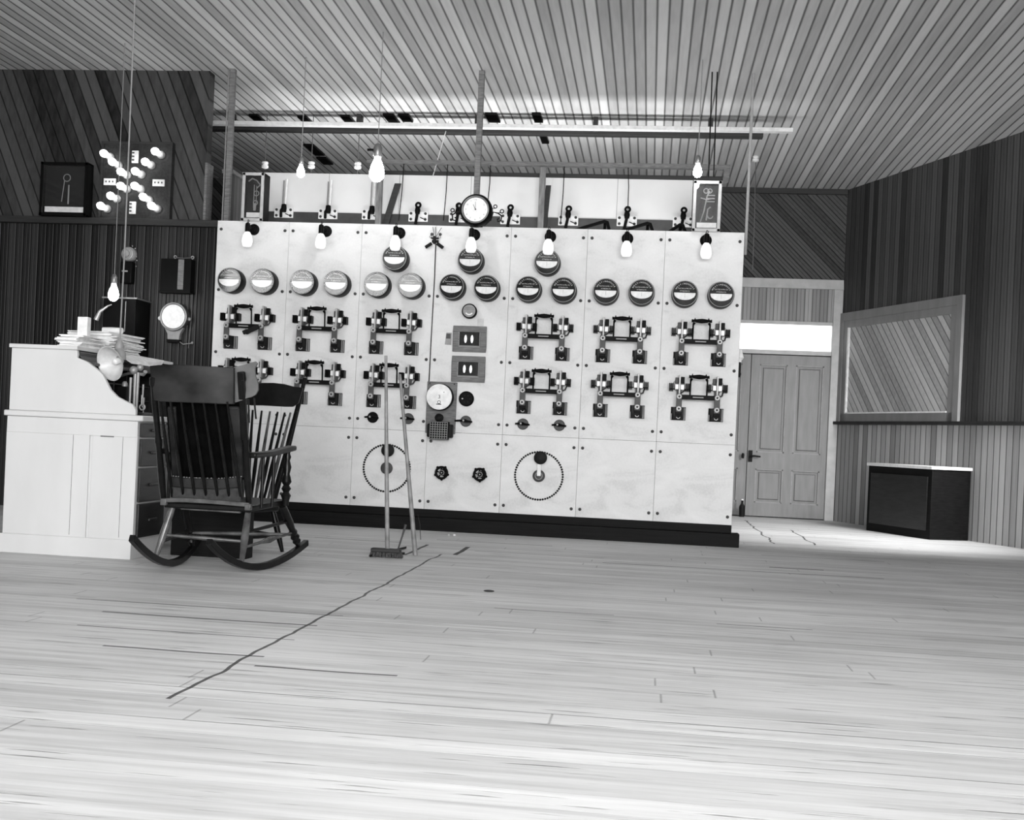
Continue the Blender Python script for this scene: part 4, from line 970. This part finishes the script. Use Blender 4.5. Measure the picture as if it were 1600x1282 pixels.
o = MB().box((0, 0, .055), (.06, .05, .11)).build('carton', 'paper', None, .003); o.location = (at(131, 520, DY + .15).x, DY + .15, ztd + .065); tag(o, 'small upright white carton standing on the near paper stack', 'carton')
o = MB().tube([(-.06, 0, .018), (.0, .003, .02), (.065, -.004, .018)], .018, 12).build('paper_roll', 'paper'); o.location = (topx - .07, DY + .62, ztd + .12); tag(o, 'white paper roll lying on the thicker paper stack', 'roll')
# lower shelf of the open desk: things on the worktop
zwk = zw
def wk(u, Y): return at(u, 600, Y).x
# reflector lamp hanging by a cord over the desk
Yr = DY + .17
q = at(186, 562, Yr)
t = thing('reflector_lamp', q, 'pendant lamp with a wide pale metal reflector tilted over the desk', 'lamp')
ax = Vector((-.38, -.84, -.30)).normalized(); ap = Vector((.0, .03, .0))
MB().lathe([(.022, .0), (.036, .02), (.06, .045), (.088, .07), (.098, .085), (.102, .088), (.095, .086), (.082, .066), (.05, .036), (.018, .012)], ap, ax, 36).build('reflector', plain('pale_enamel', .62, .35), t)
MB().lathe([(.0, -.01), (.018, 0), (.018, .05), (.0, .07)], ap, ax, 16).build('bulb', 'white', t)
zc = at(184, 532, Yr).z - q.z; xc = at(181, 545, Yr).x - q.x
MB().tube([ap, ap + Vector((.0, 0, .03)), (xc, .05, zc - .045)], [.028, .026, .022], 16).lathe([(.025, 0), (.028, .02), (.018, .045), (.006, .06)], (xc, .05, zc - .05), (0, 0, 1), 16).build('socket_cap', 'grey', t)
tp = at(196, 188, Yr)
MB().tube([(xc, .05, zc), (xc + .005, .05, zc + .5), (tp.x - q.x, .05, H - q.z)], .0045, 6).build('cord', 'cord', t)
# ledger and papers on a stand behind the desk
A_ = [at(205, 567, -2.80), at(228, 565.5, -2.6), at(256, 563.5, -2.35), at(248, 576, -2.38), at(231, 571, -2.58)]
zt3 = ztd + .012
o = MB().add([(p.x, p.y, p.z) for p in A_] + [(A_[0].x - .12, A_[0].y, zt3), (A_[2].x - .16, A_[2].y + .02, zt3)] + [(p.x + .002, p.y - .001, p.z - .005) for p in A_] + [(A_[0].x - .12, A_[0].y, zt3 - .0005), (A_[2].x - .16, A_[2].y + .02, zt3 - .0005)],
   [(0, 1, 2, 6, 5), (1, 4, 3, 2), (0, 1, 4), (7, 12, 13, 9, 8), (8, 9, 10, 11), (7, 8, 11), (5, 6, 13, 12), (0, 5, 12, 7), (2, 9, 13, 6), (2, 3, 10, 9), (3, 4, 11, 10), (0, 7, 11, 4)]).build('ledger_sheet', 'paper', smooth=False)
tag(o, 'large white sheet drooping over the far front edge of the desk top', 'paper')
# telegraph / telephone apparatus on the worktop
Ya = DY + .30
q = at(216, 605, Ya)
t = thing('desk_apparatus', (min(q.x, xr - .07), Ya, zw), 'cluster of nickel tubes and knobs of an apparatus on the desk edge', 'apparatus')
ha = at(216, 568, Ya).z - zw
MB().b2((-.07, -.06, 0), (.06, .08, .02)).build('base', 'deskdark', t, .004)
for k, (x, y, r, h0, h1) in enumerate(((-.035, -.03, .009, .05, ha * .72), (-.012, -.02, .012, .02, ha * .82), (.008, -.03, .010, .02, ha * .82), (.03, .0, .006, .05, ha * .6), (.045, -.02, .005, .02, ha * .35))):
    MB().cyl((x, y, h0 if k != 0 else .05), (x * 1.0, y, h1), r * .7, r, 12).build('tube', 'nickel', t)
MB().b2((-.045, -.035, .03), (-.025, -.02, .06)).build('stay', 'dkgrey', t)
MB().ball((-.02, -.03, ha * .86), .024, 14).build('bell', 'nickel', t)
MB().ball((.01, -.01, ha * .92), .020, 14).build('bell', 'nickel', t)
MB().tube([(.0, -.02, ha * .8), (.04, -.03, ha * .78), (.06, -.05, ha * .84)], [.008, .009, .012]).build('mouthpiece', 'nickel', t)
MB().tube([(-.10, -.01, ha * .75), (-.05, -.02, ha * .80), (.03, -.02, ha * .80)], .008).build('crossbar', 'dkgrey', t)
MB().torus((.05, -.05, .03 + .02), .016, .004, (0, 1, 0)).tube([(.045, -.05, .06), (.045, -.05, .12)], .004).build('hook', 'nickel', t)
MB().b2((-.13, -.0, .0), (-.07, .06, ha * .55)).build('key_box', 'black', t, .003)
MB().lathe([(.016, 0), (.016, .02), (.008, .03)], (-.095, .03, ha * .55), (0, 0, 1), 12).build('knob', 'nickel', t)

# ------------------------------------------------------------------ front rocking chair, seen from behind
def V3(u, v, Y): return at(u, v, Y)
t = thing('rocking_chair', (1.3, -3.6, 0), 'dark rocking chair with broad curved crest and leather back, seen from behind', 'chair')
o0 = Vector((1.3, -3.6, 0))
def R_(p): return Vector(p) - o0
def arcpts(a, b_, c, n=14):   # parabola through three points
    a, b_, c = Vector(a), Vector(b_), Vector(c); out = []
    for i in range(n + 1):
        s = i / n; t1 = .5
        p = a * ((1 - s) * (1 - 2 * s)) + b_ * (4 * s * (1 - s)) + c * (s * (2 * s - 1)); out.append(p)
    return out
rkL = arcpts(R_((1.085, -4.15, .175)), R_((1.097, -3.63, .004)), R_((1.06, -3.10, .105)))
rkR = arcpts(R_((1.43, -4.00, .165)), R_((1.545, -3.57, .004)), R_((1.675, -3.03, .10)))
for pts in (rkL, rkR): MB().ribbon([p + Vector((0, 0, .018)) for p in pts], .030, .036, (1, 0, 0)).build('rocker', 'chair', t, .003)
def near(pts, y): return min(pts, key=lambda p: abs(p.y - (y + 3.6))) + Vector((0, 0, .03))
ys = -3.82   # rear of the seat
sL, sR = V3(262, 785, ys), V3(386, 792, ys)
fz = sL.z - .01
sf = .46
fL = V3(307, 790, ys + sf) ; fR = V3(447, 790, ys + sf)
fLx, fRx = at(300, 780, ys + sf).x, at(446, 780, ys + sf).x
seat = [R_((sL.x - .02, ys, fz)), R_((sR.x + .02, ys, fz)), R_((fRx + .01, ys + sf, fz + .02)), R_((fLx - .04, ys + sf, fz + .02))]
f = MB(); f.add([s + Vector((0, 0, z)) for z in (-.02, .012) for s in seat], [(0, 1, 2, 3), (4, 7, 6, 5), (0, 4, 5, 1), (1, 5, 6, 2), (2, 6, 7, 3), (3, 7, 4, 0)])
f.build('seat', 'chair', t, .008)
# worn rear seat rail, bowed
a, b_ = R_((sL.x - .015, ys - .02, fz + .02)), R_((sR.x + .02, ys - .02, fz + .02))
MB().ribbon([a, a.lerp(b_, .25) + Vector((0, -.01, .008)), a.lerp(b_, .5) + Vector((0, -.015, .008)), a.lerp(b_, .75) + Vector((0, -.01, .004)), b_], .022, .03, (0, 0, 1)).build('rear_rail', 'chairlight', t, .003)
for e_ in (a + Vector((.005, -.005, -.008)), b_ + Vector((-.005, -.005, -.012))): MB().box(e_, (.033, .03, .035)).build('rail_end', 'chairlight', t, .004)
a2, b2_ = R_(V3(283, 792, ys + .02)), R_(V3(376, 798, ys + .02))
MB().ribbon([a2, b2_], .03, .02, (0, 0, 1)).build('lower_rail', 'chairlight', t, .003)
def turned(p, q, prof, mat, name, par=t):
    p, q = Vector(p), Vector(q); L_ = (q - p).length
    return MB().lathe([(r, s * L_) for s, r in prof], p, q - p, 14).build(name, mat, par)
LEG = [(0, .011), (.1, .015), (.5, .021), (.9, .017), (1, .015)]
ftL, ftR = near(rkL, -3.88), near(rkR, -3.70)
turned(ftL, R_((V3(267, 800, ys).x, ys + .02, fz - .02)), LEG, 'chairlight', 'leg')
turned(ftR, R_((V3(385, 800, ys).x, ys + .03, fz - .02)), LEG, 'chairlight', 'leg')
FT = [(0, .013), (.08, .017), (.14, .024), (.18, .016), (.24, .026), (.30, .017), (.36, .025), (.42, .018), (.6, .024), (.85, .022), (1, .02)]
nfL, nfR = near(rkL, -3.22), near(rkR, -3.14)
turned(nfL, (nfL.x - .0, ys + 3.6 + sf - .06, fz), FT, 'chair', 'leg')
turned(nfR, (fRx - o0.x - .005, ys + 3.6 + sf - .04, fz), FT, 'chair', 'leg')
def strut(p, q, r, mat, nm='stretcher', mid=None):
    pr = [(0, r * .8), (.35, r), (.5, mid or r * 1.15), (.65, r), (1, r * .8)]
    turned(p, q, pr, mat, nm)
def mix(a, b_, s): return Vector(a).lerp(Vector(b_), s)
topL, topR = R_((V3(267, 800, ys).x, ys + .02, fz - .02)), R_((V3(385, 800, ys).x, ys + .03, fz - .02))
tfL, tfR = Vector((nfL.x, ys + 3.6 + sf - .06, fz)), Vector((fRx - o0.x - .005, ys + 3.6 + sf - .04, fz))
strut(mix(ftL, topL, .45), mix(ftR, topR, .42), .010, 'chairlight')
strut(mix(nfL, tfL, .3), mix(nfR, tfR, .3), .010, 'chairlight')
strut(mix(ftL, topL, .3), mix(nfL, tfL, .35), .010, 'chair')
strut(mix(ftR, topR, .3), mix(nfR, tfR, .35), .009, 'chairlight', mid=.018)
strut(mix(ftR, topR, .6), mix(nfR, tfR, .62), .009, 'chair')
# back: posts leaning towards the viewer
yt = ys - .24
pL0, pL1 = R_(V3(256, 785, ys)), R_(V3(239, 590, yt)); pR0, pR1 = R_(V3(389, 790, ys)), R_(V3(378, 582, yt))
PP = [(0, .015), (.2, .019), (.45, .016), (.5, .02), (.55, .015), (.8, .018), (.93, .015), (.95, .02), (1, .017)]
turned(pL0, pL1, PP, 'chair', 'back_post'); turned(pR0, pR1, PP, 'chair', 'back_post')
MB().ribbon([pR1 + Vector((-.003, -.012, .0)), pR1.lerp(pR0, .5) + Vector((0, -.012, 0))], .035, .012, (1, 0, 0)).build('post_strap', 'chair', t, .003)
for (A, B, r) in ((.22, .15, 0), (.45, .35, 0)): pass
# broad curved crest board
def crestX(u, v, bow): q = R_(V3(u, v, yt)); return q + Vector((0, bow, 0))
up = [(233, 572), (250, 571), (275, 570.5), (300, 571.5), (325, 573), (350, 574), (365, 574)]
lo = [(240, 626), (255, 628), (275, 629), (300, 630), (325, 631), (350, 632), (365, 632)]
vs = []; nn = len(up)
for k, (uu, ll) in enumerate(zip(up, lo)):
    s = k / (nn - 1); bow = -.05 * math.sin(PI * s) + .015
    for (u, v) in (uu, ll):
        for dy in (-.011, .011): vs.append(crestX(u, v, bow + dy))
fs = []
for k in range(nn - 1):
    o_ = k * 4; n_ = o_ + 4
    fs += [(o_, n_, n_ + 2, o_ + 2), (o_ + 1, o_ + 3, n_ + 3, n_ + 1), (o_, o_ + 1, n_ + 1, n_), (o_ + 2, n_ + 2, n_ + 3, o_ + 3)]
fs += [(0, 2, 3, 1), ((nn - 1) * 4, (nn - 1) * 4 + 1, (nn - 1) * 4 + 3, (nn - 1) * 4 + 2)]
MB().add(vs, fs).build('crest_board', 'leather', t, .004)
ear = [(365, 574), (378, 571), (399, 565), (402, 568), (398, 576), (399, 588), (403, 600), (403, 610), (399, 617), (392, 621), (386, 622), (378, 626), (365, 630)]
ep = [R_(V3(u, v, yt + .03)) for u, v in ear]
f = MB(); n_ = len(ep); f.add([p for p in ep] + [p + Vector((0, .016, 0)) for p in ep], [tuple(range(n_)), tuple(range(n_, 2 * n_))[::-1]] + [(i, (i + 1) % n_, (i + 1) % n_ + n_, i + n_) for i in range(n_)])
f.build('crest_ear', plain('lit_leather_ear', .10, .5, var=.3, scale=10), t, smooth=False)  # paler than the crest: light on the turned ear put into its colour
# spindles and upholstery sheet in front of them
for k in range(7):
    s = (k + .7) / 7.4
    a = pL0.lerp(pR0, s) + Vector((0, 0, .03)); q = R_(V3(240 + (368 - 240) * s, 628, yt)) + Vector((0, -.035 * math.sin(PI * s), 0))
    turned(a, q, [(0, .007), (.4, .010), (1, .006)], 'chair', 'spindle')
sh = [V3(258, 624, yt + .05), V3(374, 627, yt + .05), V3(386, 750, ys - .02 + .05), V3(268, 745, ys + .03)]
sh = [R_(p) for p in sh]
f = MB(); f.add(sh + [p + Vector((0, .02, 0)) for p in sh], [(0, 1, 2, 3), (4, 7, 6, 5), (0, 4, 5, 1), (1, 5, 6, 2), (2, 6, 7, 3), (3, 7, 4, 0)])
f.build('upholstery', 'leather' if False else plain('black_leather', .003, .8, spec=.04, var=.5, scale=12, bump=.3), t, .004)
for (u0, u1) in ((262, 275), (356, 374)):
    f = MB(); a, b_ = R_(V3((u0 + u1) / 2, 636, yt + .035)), R_(V3((u0 + u1) / 2 + 8, 746, ys + .015)); f.ribbon([a, b_], px_w(u0, u1, yt), .02, (1, 0, 0)); f.build('side_pad', 'leather', t, .006)
# stitched band and lower cloth flap
g = [R_(V3(u, v, ys - .02)) for u, v in ((268, 745), (300, 748), (345, 749), (378, 746))]
MB().ribbon([p + Vector((0, 0, -.025)) for p in g], .055, .016, (0, 0, 1)).build('lower_band', 'leather', t, .005)
f = MB()
for k in range(24):
    s = k / 23 * 3; i = min(int(s), 2); p = g[i].lerp(g[i + 1], s - i); f.ball(p + Vector((0, -.012, .004)), .003, 6, (1.6, 1, 1))
f.build('stitching', 'grey', t)
g = [R_(V3(u, v, ys - .005)) for u, v in ((270, 771), (320, 772), (378, 774))]
MB().ribbon(g, .075, .018, (0, 0, 1)).build('cushion_edge', 'canvas', t, .006)
# arms
def arm(rear, front):
    mid = rear.lerp(front, .5) + Vector((.0, 0, -.008))
    MB().ribbon([rear, mid, front, front + (front - mid).normalized() * .06], .055, .028, (1, 0, 0)).build('armrest', 'chair', t, .008)
ayr, ayf = ys - .07, ys + sf - .06
aR0, aR1 = R_(V3(392, 712, ayr)), R_(V3(450, 702, ayf))
arm(aR0, aR1)
aL0 = R_((V3(256, 712, ayr).x, ayr, aR0.z + 3.6 * 0)); aL0 = Vector((pL0.lerp(pL1, .36).x, ayr + 3.6, aR0.z)); aL1 = Vector((fLx - o0.x - .02, ayf + 3.6, aR1.z))
arm(aL0, aL1)
POST = [(0, .016), (.1, .02), (.18, .028), (.24, .016), (.30, .027), (.36, .016), (.42, .028), (.50, .022), (.56, .016), (.68, .024), (.80, .014), (.86, .020), (.92, .013), (1, .018)]
turned(Vector((aR1.x - .0, aR1.y, fz)), aR1, POST, 'chair', 'arm_post'); turned(Vector((aL1.x, aL1.y, fz)), aL1, POST, 'chair', 'arm_post')
for s in (.33, .62): turned(Vector((mix(aR0, aR1, s).x, mix(aR0, aR1, s).y, fz)), mix(aR0, aR1, s), [(0, .008), (.5, .010), (1, .007)], 'chair', 'arm_spindle')
for s in (.33, .62): turned(Vector((mix(aL0, aL1, s).x, mix(aL0, aL1, s).y, fz)), mix(aL0, aL1, s), [(0, .008), (.5, .010), (1, .007)], 'chair', 'arm_spindle')
# hanging tie strings
for (u0, v0, u1, v1) in ((388, 624, 389.5, 661), (397, 622, 400, 655)):
    MB().ribbon([R_(V3(u0, v0, yt + .02)), R_(V3(u1, v1, yt + .03))], .009, .003, (1, 0, 0)).build('tie_strap', 'chair', t)

# ------------------------------------------------------------------ second chair behind it, turned towards the desk
F2 = Vector((-.80, .60, 0)); o0 = Vector((1.2, -2.6, 0))
t = thing('spindle_back_chair', o0, 'dark fan-backed spindle chair beyond the rocking chair, turned to the desk', 'chair')
bR = V3(427, 790, -2.45); bL = V3(374, 782, -2.80)
zs2 = bR.z
cR = V3(473, 606, -2.60); cL = V3(380, 604, -2.95)
PPB = [(0, .014), (.5, .018), (1, .012)]
turned(R_(bR), R_(V3(477, 590, -2.60)), PPB, 'chair', 'back_post', t); turned(R_(bL), R_(cL), PPB, 'chair', 'back_post', t)
tops = [(389, 641), (395, 641), (409, 642), (422, 643), (434, 644), (445, 645), (454, 645), (464, 643)]
for k, (u, v) in enumerate(tops):
    s = (k + .5) / 8; T_ = cL.lerp(cR, (u - 380) / 95.0); tp = V3(u, v, T_.y); bt = bL.lerp(bR, s * .95 + .03)
    turned(R_(bt), R_(tp), [(0, .007), (.35, .012), (.7, .009), (1, .006)], 'chairlight' if k % 3 == 0 else 'chair', 'spindle', t)
up = [(378, 602), (393, 600), (410, 598.5), (428, 598.5), (445, 600.5), (458, 604), (474, 606)]
lo = [(380, 632), (393, 634), (410, 634), (428, 635), (445, 636), (458, 636), (467, 630)]
vs = []
for k, (uu, ll) in enumerate(zip(up, lo)):
    T_ = cL.lerp(cR, (uu[0] - 380) / 95.0)
    for (u, v) in (uu, ll):
        for dy in (-.011, .011): vs.append(R_(V3(u, v, T_.y + .03 * math.sin(PI * k / 6))) + Vector((0, dy, 0)))
fs = []
for k in range(6):
    a_ = k * 4; n_ = a_ + 4
    fs += [(a_, n_, n_ + 2, a_ + 2), (a_ + 1, a_ + 3, n_ + 3, n_ + 1), (a_, a_ + 1, n_ + 1, n_), (a_ + 2, n_ + 2, n_ + 3, a_ + 3)]
fs += [(0, 2, 3, 1), (24, 25, 27, 26)]
MB().add(vs, fs).build('crest_rail', 'chair', t, .004)
q = [R_(bL) + Vector((-.02, 0, 0)), R_(bR) + Vector((.02, 0, 0))]; q = [Vector((p.x, p.y, zs2)) for p in q]
seat = [q[0] - F2 * .03, q[1] - F2 * .03, q[1] + F2 * .44, q[0] + F2 * .44]
f = MB(); f.add([s + Vector((0, 0, z)) for z in (-.035, .005) for s in seat], [(0, 1, 2, 3), (4, 7, 6, 5), (0, 4, 5, 1), (1, 5, 6, 2), (2, 6, 7, 3), (3, 7, 4, 0)]); f.build('seat', 'chair', t, .008)
cen = sum(seat, Vector()) / 4; feet = []
for s in seat:
    a = cen.lerp(s, .85) + Vector((0, 0, -.03)); e = cen.lerp(s, 1.12); e.z = 0.0; feet.append((a, e)); turned(e, a, [(0, .011), (.3, .017), (.7, .020), (1, .015)], 'chair', 'leg', t)
for i, j in ((0, 3), (1, 2), (0, 1), (2, 3)): turned(mix(feet[i][1], feet[i][0], .4), mix(feet[j][1], feet[j][0], .4), [(0, .008), (.5, .013), (1, .008)], 'chair', 'stretcher', t)

t = thing('low_dark_box', (1.10, -2.96, 0), 'low black wooden box on the floor between the two chairs', 'box')
MB().b2((-.24, -.06, .0), (.22, .06, .30)).build('body', 'plinth', t, .004)
MB().b2((-.25, -.07, .30), (.23, .07, .318)).build('lid', 'chair', t, .004)
o = MB().b2((-.03, -.04, 0), (.03, .04, .13)).build('small_carton', 'paper', None, .002); o.location = (at(361, 830, -1.9).x, -1.9, 0); tag(o, 'little white carton on the floor seen under the rocking chair', 'carton')

# ------------------------------------------------------------------ broom, stick and bits on the floor
Yq = -2.42
a, b_ = at(605, 866, Yq), at(603, 556, Yq)
t = thing('push_broom', (a.x, Yq, 0), 'upright push broom with long pale handle before the board', 'broom')
MB().tube([(0, 0, .05), ((b_.x - a.x) * .5, 0, b_.z * .5), (b_.x - a.x, 0, b_.z)], [.0145, .0125, .009], 12).build('handle', 'pole', t)
MB().b2((-.10, -.03, .03), (.085, .03, .055)).build('head', 'timberd', t, .006)
hv = MB()
for i in range(26):
    for j in range(4):
        x = -.095 + .18 * i / 25; y = -.024 + .016 * j; hv.tube([(x, y, .035), (x * 1.12 + random.uniform(-.006, .006), y * 1.5, .002)], .0035, 5)
hv.build('bristles', 'straw', t)
# dark dust pan lying behind the head
o = MB().add([(-.16, .10, .004), (.14, .34, .004), (.20, .34, .02), (-.08, .10, .02)], [(0, 1, 2, 3)]).v
t = thing('iron_bar', (0, 0, 0), 'flat dark iron bar lying on the floor behind the broom head', 'bar')
P0, P1 = at_z(579, 871, 0), at_z(634, 858, 0)
MB().ribbon([P0 + Vector((0, 0, .008)), P1 + Vector((0, 0, .008))], .05, .014, (0, 1, 0)).build('bar', 'iron', t)
# leaning stick
P0 = at_z(649, 868, 0); P1 = at(625, 585, P0.y + .02)
t = thing('wooden_stick', (P0.x, P0.y, 0), 'slightly tilted long wooden stick standing right of the broom', 'stick')
MB().tube([(0, 0, .0), (P1.x - P0.x, .02, P1.z)], [.016, .009], 10).build('shaft', 'pole', t)
MB().tube([(.004, .0, .26), (.02, .0, .2), (.03, 0, .1)], .002, 5).build('splinter', 'timberd', t)
# short wire handled scraper
P0 = at_z(620, 866, 0); P1 = at(634, 820, P0.y + .03)
o = MB().tube([(0, 0, .004), ((P1.x - P0.x) * .6, .02, P1.z * .6), ((P1.x - P0.x), .03, P1.z)], [.005, .006, .009], 8).build('short_rod', 'dkgrey'); o.location = (P0.x, P0.y, 0); tag(o, 'short thin rod propped up between broom and stick', 'rod')
MB().b2((-.04, -.02, 0), (.05, .02, .012)).build('foot', 'iron', o, .003)
P0 = at_z(764, 925, 0)
o = MB().ball((0, 0, .004), .02, 12, (1.4, 1, .25)).build('dirt_lump', 'ink'); o.location = (P0.x, P0.y, 0); tag(o, 'dark lump of dirt lying on the open floor boards', 'dirt')
for (u, v, lab) in ((710, 829, 'larger'), (701, 838, 'smaller')):
    P0 = at_z(u, max(v, 838), 0); o = MB().ball((0, 0, .008), .012 if u == 710 else .007, 8, (1, .8, .7)).build('paper_scrap', 'paper'); o.location = (P0.x, min(P0.y, -.12) if u == 710 else P0.y, 0); tag(o, f'{lab} white paper scrap on the floor near the plinth', 'scrap')

# right side: dark chest against the angled wall
def px_of(p): d = p - CP; return PX + FPX * d.dot(CR) / d.dot(CF), PY - FPX * d.dot(CU) / d.dot(CF)
s0 = .2; z0 = .7
while px_of(rw(s0, .44, z0))[0] < 1355: s0 += .01
while px_of(rw(s0, .44, z0))[1] < 723: z0 -= .005
t = thing('dark_chest', rw(s0, 0, 0), 'dark chest with a pale top at the right edge against the wall', 'chest', rot=(0, 0, math.atan2(RD.y, RD.x)))
hC = z0
sgn = 1 if (Matrix.Rotation(math.atan2(RD.y, RD.x), 3, 'Z') @ Vector((0, 1, 0))).dot(RN) > 0 else -1
MB().b2((0, sgn * .01, .0), (1.1, sgn * .42, hC - .03)).build('body', 'plinth', t, .004)
MB().b2((-.01, sgn * .005, hC - .03), (1.12, sgn * .44, hC)).build('top', 'whitewood', t, .004)
MB().b2((.06, sgn * .42, .08), (1.04, sgn * .43, hC - .1)).build('front_panel', 'deskdark', t)
# bottle-shaped glass lamp on the door post, and cord ball high by the diagonal boards
q = at(1171, 555, 3.2)
t = thing('wall_lamp_chimney', (q.x, BW - .06, at(1171, 560, BW - .06).z), 'small white glass lamp on the mullion beside the double door', 'lamp')
MB().lathe([(.018, -.05), (.02, -.03), (.045, .0), (.03, .05), (.018, .09)], (0, 0, 0), (0, 0, 1), 18).build('chimney', 'white', t)
MB().cyl((0, 0, -.05), (0, 0, -.22), .014).b2((-.02, 0, -.2), (.02, .055, -.17)).build('bracket', 'iron', t)
t = thing('bottle', at_z(1180, 811, 0), 'small dark bottle on the floor by the foot of the door', 'bottle')
t.location = (dx0 - .04, BW - .12, 0)
MB().lathe([(.03, 0), (.032, .1), (.03, .12), (.012, .15), (.012, .19)], (0, 0, 0), (0, 0, 1), 16).build('body', 'iron', t)
MB().lathe([(.014, .185), (.014, .2)], (0, 0, 0), (0, 0, 1), 12).build('stopper', 'white', t)
bpy.context.view_layer.update()
